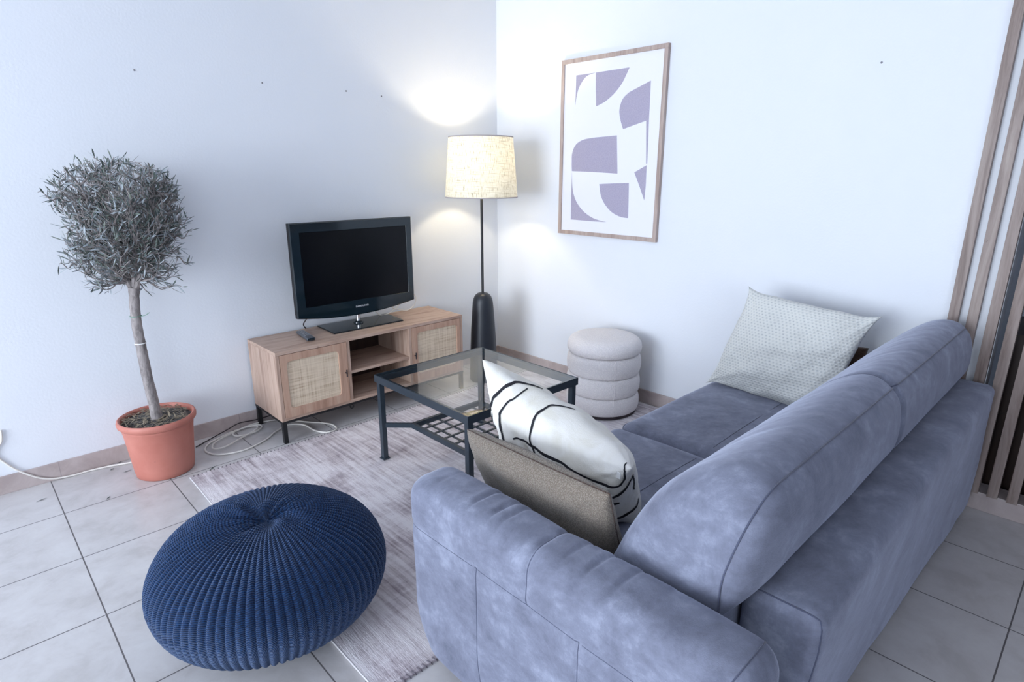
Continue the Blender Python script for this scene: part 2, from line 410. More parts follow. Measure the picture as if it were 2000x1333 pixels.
def rbox(dims, r, step=0.03, fn=None, bm=None, k=5):
    """rounded box; fn deforms every surface point"""
    x0, x1, y0, y1, z0, z1 = dims; bm = bm or bmesh.new(); new = {}
    st = step if isinstance(step, tuple) else (step,) * 3
    X = axis_samples(x0, x1, r, st[0], k); Y = axis_samples(y0, y1, r, st[1], k); Z = axis_samples(z0, z1, r, st[2], k)
    ax = (X, Y, Z)
    def V(i, j, l):
        key = (i, j, l)
        if key not in new:
            p = Vector((X[i], Y[j], Z[l])); new[key] = bm.verts.new(rmap(p, dims, r, fn))
        return new[key]
    nx, ny, nz = len(X), len(Y), len(Z)
    for (na, nb, mk) in ((ny, nz, lambda a, b, s: (s * (nx - 1), a, b)), (nx, nz, lambda a, b, s: (a, s * (ny - 1), b)), (nx, ny, lambda a, b, s: (a, b, s * (nz - 1)))):
        for s in (0, 1):
            for a in range(na - 1):
                for b in range(nb - 1):
                    try: bm.faces.new((V(*mk(a, b, s)), V(*mk(a + 1, b, s)), V(*mk(a + 1, b + 1, s)), V(*mk(a, b + 1, s))))
                    except ValueError: pass
    return bm
def rmap(p, dims, r, fn=None):
    x0, x1, y0, y1, z0, z1 = dims
    q = Vector((min(max(p.x, x0 + r), x1 - r), min(max(p.y, y0 + r), y1 - r), min(max(p.z, z0 + r), z1 - r)))
    d = p - q; s = q + d.normalized() * r if d.length > 1e-9 else p.copy()
    return fn(s, d.normalized() if d.length > 1e-9 else Vector((0, 0, 1))) if fn else s
def gauss(x, c, w): return math.exp(-((x - c) / w) ** 2)

# ------------------------------------------------------------------ the room
H = 2.62
struct('floor', B(-7.6, 3.0, -6.2, 0.12, -0.1, 0), 'tile')
struct('ceiling', B(-7.6, 3.0, -6.2, 0.12, H, H + 0.1), 'ceiling')
struct('wall_left', B(-7.6, 0.0, 0.0, 0.12, 0, H), 'wall')
struct('wall_right', B(0.0, 0.10, -2.985, 0.12, 0, H), 'wall')
struct('baseboard_left', B(-7.5, 0.0, -0.010, 0.0, 0, 0.085, bev=0.002), 'skirt')
struct('baseboard_right', B(-0.010, 0.0, -2.80, -0.010, 0, 0.085, bev=0.002), 'skirt')
struct('trim_1', B(-0.010, 0.10, -6.1, -2.985, 0, 0.082, bev=0.003), 'skirt')
struct('trim_2', B(-0.010, 0.0, -2.985, -2.80, 0, 0.082, bev=0.002), 'skirt')
bm = bmesh.new()
box(bm, -7.6, -7.5, -0.35, 0.0, 0, H); box(bm, -7.6, -7.5, -6.1, -3.5, 0, H); box(bm, -7.6, -7.5, -3.5, -0.35, 2.4, H)
struct('wall_balcony', bm, 'wall')
bm = bmesh.new()
for y in (-3.5, -0.41): box(bm, -7.58, -7.52, y, y + 0.06, 0, 2.4)
box(bm, -7.58, -7.52, -3.44, -0.41, 2.34, 2.4)
struct('door_1', bm, 'wall')
bm = bmesh.new()
box(bm, -7.6, -6.7, -6.2, -6.1, 0, H); box(bm, -4.3, 3.0, -6.2, -6.1, 0, H); box(bm, -6.7, -4.3, -6.2, -6.1, 0, 0.8); box(bm, -6.7, -4.3, -6.2, -6.1, 2.35, H)
struct('wall_back', bm, 'low_bounce_grey')
bm = bmesh.new()
box(bm, -6.7, -4.3, -6.18, -6.12, 0.8, 0.86); box(bm, -6.7, -4.3, -6.18, -6.12, 2.29, 2.35)
for x in (-6.7, -4.36, -5.53): box(bm, x, x + 0.06, -6.18, -6.12, 0.86, 2.29)
struct('fill_window_1', bm, 'wall')  # unseen window frame, placed to suit the added rear fill
M_['hall_lightened'] = mat('hall_paint_lightened', rgb(225, 230, 240), 0.7)  # made paler to stand in for light missing in the hall
struct('wall_hall', B(1.3, 1.4, -6.1, 0.12, 0, H), 'hall_lightened')

# ------------------------------------------------------------------ slatted partition
sp = thing('slatted_partition', 'partition of upright grey-brown wooden slats at the right edge behind the sofa back', 'room divider', (-0.015, -3.7, 0.082))
k = 0; y = -2.818
while y > -5.2:
    obj('slat', B(-0.034, -0.001, y - 0.036, y, 0.083, H - 0.002, bev=0.0015), 'slat', sp); y -= 0.0648; k += 1
sb = thing('sideboard', 'dark brown low cabinet half hidden behind the wooden slats', 'cabinet', (0.36, -4.0, 0))
obj('body', B(0.14, 0.58, -5.0, -3.0, 0.06, 0.75, bev=0.004), 'dark_wood', sb); obj('plinth', B(0.18, 0.56, -4.95, -3.05, 0, 0.06), 'dark_wood', sb)

# ------------------------------------------------------------------ rug
RX0, RX1, RY0, RY1 = -2.372, -0.035, -2.108, -0.432
rug = thing('rug', 'large mottled pale mauve-grey rug under the coffee table and sofa', 'rug', (-1.2, -1.27, 0))
bm = bmesh.new(); nx, ny = 150, 110
def rug_pt(i, j, z):
    x = RX0 + (RX1 - RX0) * i / nx; y = RY0 + (RY1 - RY0) * j / ny
    w = 0.004 * noise.noise((x * 3, y * 3, 0)) ; e = 1 if 0 < i < nx and 0 < j < ny else 0
    ripple = 0.0035 * gauss((x + 2.12) + 0.35 * (y + 0.9), 0, 0.035) * (1 if y > -1.4 else 0)
    edge = 0.010 * noise.noise((x * 1.4, y * 1.4, 4.0))
    return (x + (edge if i in (0, nx) else 0), y + (edge if j in (0, ny) else 0), z + (w + ripple + 0.002 * noise.noise((x * 9, y * 9, 2))) * e if z > 0.001 else z)
top = [[bm.verts.new(rug_pt(i, j, 0.0075)) for j in range(ny + 1)] for i in range(nx + 1)]
for i in range(nx):
    for j in range(ny): bm.faces.new((top[i][j], top[i + 1][j], top[i + 1][j + 1], top[i][j + 1]))
rim = [(i, 0) for i in range(nx)] + [(nx, j) for j in range(ny)] + [(i, ny) for i in range(nx, 0, -1)] + [(0, j) for j in range(ny, 0, -1)]
low = [bm.verts.new(rug_pt(i, j, 0.0)) for i, j in rim]
for a in range(len(rim)):
    b = (a + 1) % len(rim); bm.faces.new((top[rim[a][0]][rim[a][1]], low[a], low[b], top[rim[b][0]][rim[b][1]]))
bm.faces.new(low)
obj('pile', bm, 'rug', rug, sharp=60)
bm = bmesh.new()
for X in (RX0 - 0.001,):
    tube(bm, [(X + 0.010 * noise.noise((RX0 * 1.4, (RY0 + (RY1 - RY0) * j / 60) * 1.4, 4.0)), RY0 + (RY1 - RY0) * j / 60, 0.005) for j in range(61)], 0.0034, 6)
obj('edge_binding', bm, 'rug_edge', rug, label='white bound edge')
for Y, s in ((RY1, 1), (RY0, -1)):
    bm = bmesh.new()
    x = RX0 + 0.02
    while x < RX1 - 0.02:
        e = 0.010 * noise.noise((x * 1.4, Y * 1.4, 4.0))
        tube(bm, [(x - 0.004, Y + e - s * 0.012, 0.0085), (x, Y + e + s * 0.003, 0.007), (x + 0.004, Y + e + s * 0.004, 0.001)], 0.0021, 5)
        x += 0.0185
    obj('whip_stitch', bm, 'rug_stitch', rug, label='dark stitches along the hem')

# ------------------------------------------------------------------ sofa
AX0, AX1, AY0, AY1, AZ0, AZ1 = -2.222, -2.062, -3.02, -2.045, 0.03, 0.602
sofa = thing('sofa', 'two-seat blue-grey microsuede sofa with curved headrests', 'sofa', (-1.15, -2.55, 0))
CREASES = [(-2.14, .3), (-2.285, 1), (-2.355, 1), (-2.392, .8), (-2.585, .6), (-2.647, 1), (-2.72, .8), (-2.80, .3)]
def arm_fn(p, d):
    q = p.copy(); topness = max(0.0, min(1.0, (p.z - 0.46) / 0.12))
    puff = 0.0
    for a, b in ((AY0, -2.515), (-2.515, AY1)):
        if a <= p.y <= b: puff = math.sin(PI * (p.y - a) / (b - a)) ** 0.5
    disp = 0.006 * puff * (0.4 + 0.6 * topness)
    if p.z > 0.44 or True:
        disp -= 0.006 * gauss(p.y, -2.515, 0.007) * topness
    for c, s in CREASES:
        w = topness * max(0.0, 1 - abs(p.x + 2.13) / 0.11)
        disp -= 0.0065 * s * gauss(p.y + 0.10 * (p.x + 2.14) ** 2 * 10, c, 0.0065) * w
        disp += 0.003 * s * gauss(p.y, c + 0.014, 0.012) * w
    if d.x < -0.5:
        disp -= 0.0035 * gauss(p.z, 0.468, 0.005)
        for c in (-2.342, -2.668):
            if p.z < 0.468: disp -= 0.0035 * gauss(p.y, c, 0.005)
        disp += 0.003 * noise.noise((p.y * 5, p.z * 5, 1))
    q += d * disp
    low = max(0.0, (0.22 - p.z) / 0.2)
    q.y -= 0.10 * low ** 1.6 * max(0.0, (p.y + 2.5) / 0.46)          # the front corner runs back towards the floor
    q.x += 0.012 * low ** 2 * (1 if p.x < -2.15 else 0)
    return q
AD = (AX0, AX1, AY0, AY1, AZ0, AZ1); AR = 0.055
arm = obj('armrest', rbox(AD, AR, (0.02, 0.0045, 0.02), arm_fn, k=6), 'suede', sofa, sharp=70)
def arm_path(pts, off=0.0008):
    out = []
    for p in pts:
        p = Vector(p); o = rmap(p, AD, AR, arm_fn)
        x0, x1, y0, y1, z0, z1 = AD
        q = Vector((min(max(p.x, x0 + AR), x1 - AR), min(max(p.y, y0 + AR), y1 - AR), min(max(p.z, z0 + AR), z1 - AR)))
        d = (p - q); out.append(o + (d.normalized() * off if d.length > 1e-6 else Vector()))
    return out
def over(y, z_from, z_to=0.48):
    P = []; n = 14
    P += [(AX0, y, z_from + (AZ1 - z_from) * i / n) for i in range(n)]
    P += [(AX0 + (AX1 - AX0) * i / n, y, AZ1) for i in range(n + 1)]
    P += [(AX1, y, AZ1 - (AZ1 - z_to) * i / 6) for i in range(1, 7)]
    return P
bm = bmesh.new()
tube(bm, arm_path(over(-2.515, 0.47), 0.0), 0.0017, 6)
tube(bm, arm_path([(AX0, AY0 + 0.03 + (AY1 - AY0 - 0.06) * i / 80, 0.468) for i in range(81)], 0.0), 0.0013, 6)
for yy in (-2.342, -2.668): tube(bm, arm_path([(AX0, yy, 0.468 - 0.42 * i / 20) for i in range(21)], 0.0), 0.0014, 6)
tube(bm, arm_path(over(-2.985, 0.06), 0.0), 0.0016, 6)
obj('seam', bm, 'seam', sofa, label='stitched seams of the armrest').parent = arm

# back frame
BX0, BX1, BY0, BY1, BZ0, BZ1 = -1.955, -0.072, -3.035, -2.872, 0.03, 0.585
def bf_fn(p, d):
    q = p + d * (0.004 * noise.noise((p.x * 3, p.y * 3, p.z * 3)) + 0.003 * noise.noise((p.x * 11, p.y * 11, p.z * 5)))
    q.y += 0.05 * max(0.0, (0.5 - p.z) / 0.5) * max(0.0, min(1.0, (-p.x) / 1.5)) * (1 if p.y < -2.9 else 0)
    return q
BD = (BX0, BX1, BY0, BY1, BZ0, BZ1)
bfr = obj('back_frame', rbox(BD, 0.034, 0.025, bf_fn), 'suede', sofa, sharp=70)
bm = bmesh.new()
def bpath(pts): return [rmap(Vector(p), BD, 0.034, bf_fn) for p in pts]
tube(bm, bpath([(BX0 + 0.012, -2.90 - 0.135 * i / 12, BZ1) for i in range(13)] + [(BX0 + 0.012, BY0, BZ1 - 0.5 * i / 20) for i in range(1, 21)]), 0.0018, 6)
obj('seam', bm, 'seam', sofa).parent = bfr
# seat base and seat cushions
obj('seat_base', rbox((-2.065, -0.10, -2.80, -1.985, 0.04, 0.262), 0.02, 0.06), 'suede', sofa)
def seat_fn(x0, x1):
    def f(p, d):
        u = (p.x - x0) / (x1 - x0); w = (p.y + 2.66) / 0.71
        pf = math.sin(PI * min(max(u, 0), 1)) ** 0.5 * math.sin(PI * min(max(w, 0), 1)) ** 0.6
        q = p.copy(); q.z += (0.016 * pf - 0.014) * (1 if d.z > 0.3 else 0) + 0.003 * noise.noise((p.x * 6, p.y * 6, 3))
        return q
    return f
for x0, x1 in ((-2.058, -1.108), (-1.1, -0.115)):
    c = obj('seat_cushion', rbox((x0, x1, -2.66, -1.945, 0.262, 0.398), 0.05, 0.022, seat_fn(x0, x1)), 'suede', sofa, sharp=70)
    bm = bmesh.new()
    tube(bm, [Vector((x0 + 0.06 + (x1 - x0 - 0.12) * i / 30, -2.345, 0.398 - 0.014 + 0.016 * math.sin(PI * (0.06 + 0.88 * i / 30)) ** 0.5 * math.sin(PI * 0.444) ** 0.6 + 0.0005)) for i in range(31)], 0.0012, 5)
    obj('seam', bm, 'seam', sofa).parent = c
# back cushions with a rolled headrest
PROF = [(-2.50, 0.385), (-2.545, 0.45), (-2.575, 0.53), (-2.602, 0.61), (-2.645, 0.69), (-2.70, 0.752), (-2.76, 0.797), (-2.815, 0.822), (-2.86, 0.824), (-2.90, 0.803),
        (-2.927, 0.765), (-2.937, 0.70), (-2.934, 0.64), (-2.915, 0.598), (-2.872, 0.588), (-2.866, 0.52), (-2.862, 0.44), (-2.82, 0.385), (-2.66, 0.38)]
prof = [(p.x, p.y) for p in smooth_path([(a, b, 0) for a, b in PROF], 5, True)]
iseam = min(range(len(prof)), key=lambda i: math.hypot(prof[i][0] + 2.902, prof[i][1] - 0.80))
ZB = 0.50
def back_cushion(x0, x1, r0, r1, hmin0, hmin1):
    bm = bmesh.new(); xs = []; n = 16
    for i in range(n + 1): xs.append((x0 + r0 * (1 - math.cos(PI / 2 * i / n)), math.sin(PI / 2 * i / n), hmin0))
    L = (x1 - r1) - (x0 + r0); mN = int(L / 0.012)
    for i in range(1, mN): xs.append((x0 + r0 + L * i / mN, 1, 1))
    for i in range(n, -1, -1): xs.append((x1 - r1 * (1 - math.cos(PI / 2 * i / n)), math.sin(PI / 2 * i / n), hmin1))
    rings = []
    for x, s, hm in xs:
        ring = []; h = hm + (1 - hm) * s
        for (yy, zz) in prof:
            y2, z2 = yy, zz
            if zz > ZB: z2 = ZB + (zz - ZB) * h
            yc = -2.72 if yy > -2.72 else yy
            front = max(0.0, (yy + 2.72) / 0.2)
            y2 = yy - (1 - s) * 0.055 * min(1, front) + (0 if yy > -2.72 else (1 - s) * 0.035 * min(1, (-2.72 - yy) / 0.15))
            if yy < -2.86 and r0 > 0.05 and x < -1.8: y2 = -2.868 * (1 - s) + yy * s
            top = max(0.0, min(1, (zz - 0.6) / 0.15))
            w = noise.noise((x * 3.0, yy * 6, zz * 6)) * 0.006 - 0.0035 * abs(noise.noise((x * 16 + yy * 9, yy * 5, zz * 5))) * top
            dy, dz = yy + 2.74, zz - 0.56; Ln = math.hypot(dy, dz) + 1e-6
            ring.append(bm.verts.new((x, y2 + w * dy / Ln, z2 + w * dz / Ln)))
        rings.append(ring)
    N = len(prof); R_ings = [[v.co.copy() for v in r] for r in rings]
    for a in range(len(rings) - 1):
        for j in range(N): bm.faces.new((rings[a][j], rings[a][(j + 1) % N], rings[a + 1][(j + 1) % N], rings[a + 1][j]))
    for ring, sg in ((rings[0], -1), (rings[-1], 1)):                # closed ends bulge a little
        cen = sum((v.co for v in ring), Vector()) / N; prev = ring
        for kk, out in ((0.8, 0.006), (0.5, 0.012), (0.2, 0.014)):
            cur = [bm.verts.new(cen + (v.co - cen) * kk + Vector((sg * out * (1 if r0 > 0.05 or sg > 0 and r1 > 0.045 else 0.1), 0, 0))) for v in ring]
            for j in range(N): bm.faces.new((prev[j], prev[(j + 1) % N], cur[(j + 1) % N], cur[j]))
            prev = cur
        bm.faces.new(prev)
    o = obj('back_cushion', bm, 'suede', sofa, sharp=80)
    sm = bmesh.new(); nin = Vector((0, -0.7, 0.7))
    pts = [r[iseam] + Vector((0, -0.0006, 0.0006)) for r in R_ings]
    if hmin0 < 0.8:
        a0 = R_ings[0][iseam]; pts = [Vector((a0.x - 0.002, a0.y - 0.001, 0.46 + (a0.z - 0.47) * i / 8)) for i in range(9)] + pts[1:]
    tube(sm, pts, 0.0019, 6)
    ring = R_ings[-3]; tube(sm, [ring[j] for j in range(N) if prof[j][1] > 0.56], 0.0017, 6)
    obj('seam', sm, 'seam', sofa).parent = o
back_cushion(-2.038, -1.096, 0.14, 0.035, 0.42, 0.93)
back_cushion(-1.094, -0.085, 0.03, 0.06, 0.93, 0.75)

# ------------------------------------------------------------------ cushions
def cushion_bm(TL, TR, BR, BL, t, n=56, pinch=0.045, wr=0.006, seed=0, exp=0.42, mi=0, pe=2):
    """front face looks along (TR-TL)x(BL-TL); a closed pillow with pointed corners"""
    TL, TR, BR, BL = map(Vector, (TL, TR, BR, BL)); N = ((TR - TL).cross(BL - TL)).normalized()
    def P(u, v, s):
        pu = u * (1 - pinch * (1 - abs(v) ** pe) * u * u) ; pv = v * (1 - pinch * (1 - abs(u) ** pe) * v * v)
        if pe > 2: pu += 0.016 * noise.noise((v * 3.1 + seed, u, 5)) * u * u; pv += 0.016 * noise.noise((u * 3.1 + seed, v, 9)) * v * v
        a, b = (pu + 1) / 2, (pv + 1) / 2
        base = TL * (1 - a) * (1 - b) + TR * a * (1 - b) + BR * a * b + BL * (1 - a) * b
        h = max(0.0, (1 - u ** 2)) ** exp * max(0.0, (1 - v ** 2)) ** exp
        w = wr * noise.noise((u * 2.6 + seed, v * 2.6, s * 1.7)) * 2 + wr * 0.6 * noise.noise((u * 7 + seed, v * 7, s))
        cr = 0
        for cu, cv in ((-1, -1), (1, -1), (1, 1), (-1, 1)):
            du, dv = u - cu, v - cv; rr = math.hypot(du, dv) + 1e-6; an = math.atan2(dv, du)
            cr += wr * 0.9 * math.sin(an * 9 + seed) * math.exp(-rr * 2.6) * min(1, rr * 5)
        if seed == 11:
            rr = math.hypot(u + 1, v + 1); h *= 1 - 0.35 * gauss(rr, 0.42, 0.12) * max(0, math.sin(math.atan2(v + 1, u + 1) * 6 + 0.6)); h = max(0, h)
        return base + N * (s * (t * h) + s * (w + cr) * h ** 0.6 * 1.0)
    bm = bmesh.new(); uvl = bm.loops.layers.uv.verify()
    def q(i): return math.sin(PI / 2 * (2 * i / n - 1)) * 0.6 + (2 * i / n - 1) * 0.4
    F = {}
    def V(i, j, s):
        key = (i, j, s if 0 < i < n and 0 < j < n else 0)
        if key not in F: F[key] = bm.verts.new(P(q(i), q(j), s if key[2] else 0))
        return F[key]
    for s in (1, -1):
        for i in range(n):
            for j in range(n):
                idx = ((i, j), (i + 1, j), (i + 1, j + 1), (i, j + 1))
                f = bm.faces.new([V(a, b, s) for a, b in idx]); f.material_index = mi
                for lp, (a, b) in zip(f.loops, idx): lp[uvl].uv = ((q(a) + 1) / 2, (q(b) + 1) / 2)
    return bm, P, N
# taupe cushion against the armrest
TA = ((-1.985, -2.03, 0.655), (-1.985, -2.565, 0.665), (-1.90, -2.565, 0.395), (-1.90, -2.03, 0.395))
TA = ((-1.995, -2.045, 0.668), (-1.995, -2.565, 0.675), (-1.875, -2.575, 0.30), (-1.875, -2.03, 0.40))
tc = thing('taupe_cushion', 'flat taupe wool cushion squeezed between armrest and white cushion', 'cushion', (-1.92, -2.3, 0.40))
bm, P, N = cushion_bm(*TA, 0.056, n=48, pinch=0.02, wr=0.004, seed=3, exp=0.34)
obj('cover', bm, 'taupe', tc, sharp=80)
bm = bmesh.new()
edge = [P(-1 + 2 * i / 40, -1, 0) for i in range(41)] + [P(1, -1 + 2 * i / 40, 0) for i in range(1, 41)] + [P(1 - 2 * i / 40, 1, 0) for i in range(1, 41)] + [P(-1, 1 - 2 * i / 40, 0) for i in range(1, 40)]
tube(bm, edge, 0.0016, 6, True); obj('piping', bm, 'brown_fabric', tc, label='dark piping around the edge')
# white cushion with black strokes
WA = ((-1.82, -1.915, 0.815), (-1.775, -2.475, 0.625), (-1.66, -2.44, 0.375), (-1.68, -1.95, 0.40))
wc = thing('patterned_cushion', 'plump white linen cushion with thin black curved strokes beside the armrest', 'cushion', (-1.76, -2.22, 0.42))
bm, P, N = cushion_bm(*WA, 0.135, n=84, pinch=0.05, wr=0.013, seed=11, exp=0.47)
cov = obj('cover', bm, 'linen', wc, sharp=80)
STROKES = []
STROKES = [([(-.70, -.40), (-.714, -.507), (-.719, -.64), (-.633, -.863), (-.571, -.979), (-.514, -1.008), (-.444, -1.029), (-.382, -1.063), (-.33, -1.12)], 0.0042),
 ([(-.412, -.20), (-.412, -.282), (-.48, -.416), (-.52, -.552), (-.488, -.773), (-.448, -.902), (-.407, -.956), (-.383, -1.006)], 0.0032),
 ([(.12, -1.08), (.049, -1.044), (-.018, -1.018), (-.07, -1.0), (-.093, -.97), (-.088, -.92), (-.051, -.801), (-.005, -.688), (.066, -.60), (.174, -.54), (.279, -.482)], 0.0028),
 ([(-.30, -.47), (-.20, -.56), (-.103, -.61), (.138, -.70), (.345, -.71), (.536, -.68), (.664, -.63), (.805, -.59), (.936, -.57), (.969, -.66), (.978, -.818), (.956, -.955), (.925, -1.005)], 0.0030),
 ([(.88, -.24), (.92, -.28), (.957, -.316), (.992, -.45), (1.003, -.70)], 0.0038), ([(1.004, -.15), (1.004, -.237), (1.006, -.417), (1.001, -.70)], 0.0026),
 ([(.83, -.10), (.848, -.095), (.907, -.058), (.953, -.053)], 0.0040), ([(.82, .38), (.868, .387), (.933, .408), (.99, .383), (1.003, .381), (1.02, .275)], 0.0036)]
def PX(u, v):
    sd = -1
    if v < -1: v = -2 - v; sd = -sd
    if u > 1: u = 2 - u; sd = -sd
    return P(max(-1, min(1, u)), max(-1, min(1, v)), sd), (u, v, sd)
CEN = (Vector(WA[0]) + Vector(WA[1]) + Vector(WA[2]) + Vector(WA[3])) / 4
def stroke(bm, pts, w):
    sp_ = smooth_path([(a, b, 0) for a, b in pts], 10); X = [PX(p.x, p.y)[0] for p in sp_]; m2 = len(X); L = []; Rr = []
    for i, p in enumerate(sp_):
        t_v = (X[min(m2 - 1, i + 1)] - X[max(0, i - 1)]).normalized(); e = 0.004
        n1 = PX(p.x + e, p.y)[0] - PX(p.x - e, p.y)[0]; n2 = PX(p.x, p.y + e)[0] - PX(p.x, p.y - e)[0]; nn = n1.cross(n2)
        nn = nn.normalized() if nn.length > 1e-12 else (X[i] - CEN).normalized()
        if nn.dot(X[i] - CEN) < 0: nn = -nn
        sd = nn.cross(t_v).normalized()
        ww = 1.35 * w * (0.45 + 0.55 * math.sin(PI * min(1, 0.1 + 0.85 * i / m2))) * (1 + 0.35 * noise.noise((i * 0.13, w * 900, 0)))
        L.append(bm.verts.new(X[i] + sd * ww + nn * 0.0016)); Rr.append(bm.verts.new(X[i] - sd * ww + nn * 0.0016))
    for i in range(m2 - 1): bm.faces.new((L[i], L[i + 1], Rr[i + 1], Rr[i]))
bm = bmesh.new()
for pts, w in STROKES: stroke(bm, pts, w)
if STROKES: obj('printed_strokes', bm, 'ink', cov, label='black brush strokes printed on the cover', recalc=False)
else: bm.free()
bm = bmesh.new(); a = P(0.93, -0.90, -1); 
box(bm, a.x - 0.006, a.x - 0.004, a.y - 0.006, a.y + 0.006, a.z - 0.016, a.z + 0.002); obj('care_tag', bm, 'tag_white', wc, smooth=False, label='small white sewn tag')
# textured cushion
XA = ((-0.30, -2.080, 0.880), (-0.285, -2.645, 0.830), (-0.40, -2.52, 0.36), (-0.385, -1.955, 0.385))
xc = thing('textured_cushion', 'square off-white woven cushion leaning at the far end of the sofa', 'cushion', (-0.35, -2.3, 0.39))
bm, P, N = cushion_bm(*XA, 0.088, n=64, pinch=0.085, wr=0.012, seed=21, exp=0.40, pe=7)
obj('cover', bm, 'waffle', xc, sharp=80)
# brown cushion behind it
bm, P, N = cushion_bm((-0.15, -2.16, 0.635), (-0.14, -2.578, 0.650), (-0.19, -2.57, 0.385), (-0.19, -2.15, 0.385), 0.045, n=36, pinch=0.03, wr=0.003, seed=31, exp=0.3)
tag(obj('brown_cushion', bm, 'brown_fabric', base=(-0.17, -2.4, 0.39), sharp=80), 'dark brown cushion, one corner showing behind the woven cushion', 'cushion')

# ------------------------------------------------------------------ knitted pouf
PCX, PCY, PR, PH = -2.442, -1.601, 0.352, 0.382
kp = thing('knitted_pouf', 'large round navy blue ribbed knit floor pouf', 'pouf', (PCX, PCY, 0))
bm = bmesh.new(); uvl = bm.loops.layers.uv.verify()
NR, SEG, RINGS = 84, 84 * 10, 130
rings = []
for j in range(RINGS + 1):
    t = -1 + 2 * j / RINGS; a = t * PI / 2
    ca, sa = math.cos(a), math.sin(a)
    rr = PR * (abs(ca) ** 0.78); zz = PH / 2 * (1 + math.copysign(abs(sa) ** 0.98, sa))
    if t > 0: zz -= 0.030 * math.exp(-(rr / 0.06) ** 2)
    if t < 0: zz = max(zz, 0.0)
    ring = []
    for k in range(SEG):
        th = 2 * PI * k / SEG
        rib = abs(math.sin(th * NR / 2)) ** 0.8
        tw = 0.10 * math.exp(-(rr / 0.10) ** 2) if t > 0 else 0
        amp = 0.0072 * min(1.0, rr / 0.15) ** 1.3
        wob = 0.006 * noise.noise((math.cos(th) * 1.7, math.sin(th) * 1.7, t * 2)) + 0.0015 * noise.noise((math.cos(th) * 14, math.sin(th) * 14, t * 9))
        fold = 0
        if t > 0: fold = 0.007 * math.exp(-((rr - 0.06) / 0.05) ** 2) * math.sin(th * 9 + 2.2 * math.sin(th * 2) + rr * 30)
        th2 = th + tw + 0.02 * math.sin(3 * t + 1.0)
        lumpy = 1 + wob
        nr, nz = ca, sa
        d = amp * (rib - 0.6)
        rad = rr * lumpy + d * max(0.15, nr)
        X_, Y_ = PCX + rad * math.cos(th2), PCY + rad * math.sin(th2)
        ring.append(bm.verts.new((X_, Y_, max(0.0145 if X_ > -2.39 and Y_ > -2.12 else 0.0, zz + d * nz + fold + wob * 0.8 * max(0, sa)))))
    rings.append(ring)
for j in range(RINGS):
    for k in range(SEG):
        f = bm.faces.new((rings[j][k], rings[j][(k + 1) % SEG], rings[j + 1][(k + 1) % SEG], rings[j + 1][k]))
        for lp, uv in zip(f.loops, ((k / SEG, j / RINGS), ((k + 1) / SEG, j / RINGS), ((k + 1) / SEG, (j + 1) / RINGS), (k / SEG, (j + 1) / RINGS))): lp[uvl].uv = uv
obj('knit_cover', bm, 'knit', kp, sharp=180)
bm = bmesh.new(); lathe(bm, [(0.002, PH - 0.042), (0.009, PH - 0.036), (0.010, PH - 0.031), (0.006, PH - 0.027), (0.001, PH - 0.0265)], (PCX, PCY), 20, wob=lambda r, z, a: r * (1 + 0.3 * math.sin(3 * a)))
obj('gathered_knot', bm, 'knit', kp)

# ------------------------------------------------------------------ boucle stool
SX, SY = -0.277, -1.238
st = thing('boucle_stool', 'round cream boucle stool of four stacked rolls against the right wall', 'stool', (SX, SY, 0.008))
def roll(z0, z1, R, topflat=False):
    bm = bmesh.new(); pr = []; h = (z1 - z0)
    for i in range(21):
        a = -PI / 2 + PI * i / 20; pr.append((R - 0.026 + 0.026 * abs(math.cos(a)) ** 0.7, z0 + h * (0.5 + 0.5 * math.sin(a))))
    lathe(bm, pr, (SX, SY), 96, wob=lambda r, z, a: r * (1 + 0.004 * noise.noise((math.cos(a) * 2, math.sin(a) * 2, z * 9)))); return bm
for z0, z1 in ((0.026, 0.132), (0.132, 0.250), (0.250, 0.372)): obj('roll', roll(z0, z1, 0.219), 'boucle', st, sharp=75)
bm = bmesh.new(); pr = [(0.195, 0.372), (0.209, 0.377), (0.2175, 0.392), (0.2195, 0.412), (0.216, 0.432), (0.205, 0.450), (0.185, 0.463), (0.15, 0.469), (0.10, 0.472), (0.05, 0.4735), (0.005, 0.474)]
lathe(bm, pr, (SX, SY), 96); obj('seat_pad', bm, 'boucle', st, sharp=75)
obj('base_disc', lathe(bmesh.new(), [(0.195, 0.0125), (0.205, 0.013), (0.205, 0.027), (0.195, 0.028)], (SX, SY), 64), 'black_cable', st)
an = math.atan2(-0.83, -0.56); bm = bmesh.new()
for z0, z1, R in ((0.026, 0.132, 0.219), (0.132, 0.250, 0.219), (0.250, 0.372, 0.219)):
    pts = []
    for i in range(2, 19):
        a = -PI / 2 + PI * i / 20; r = R - 0.026 + 0.026 * abs(math.cos(a)) ** 0.7 + 0.0005
        pts.append((SX + r * math.cos(an), SY + r * math.sin(an), z0 + (z1 - z0) * (0.5 + 0.5 * math.sin(a))))
    tube(bm, pts, 0.0018, 6)
obj('seam', bm, 'boucle', st)

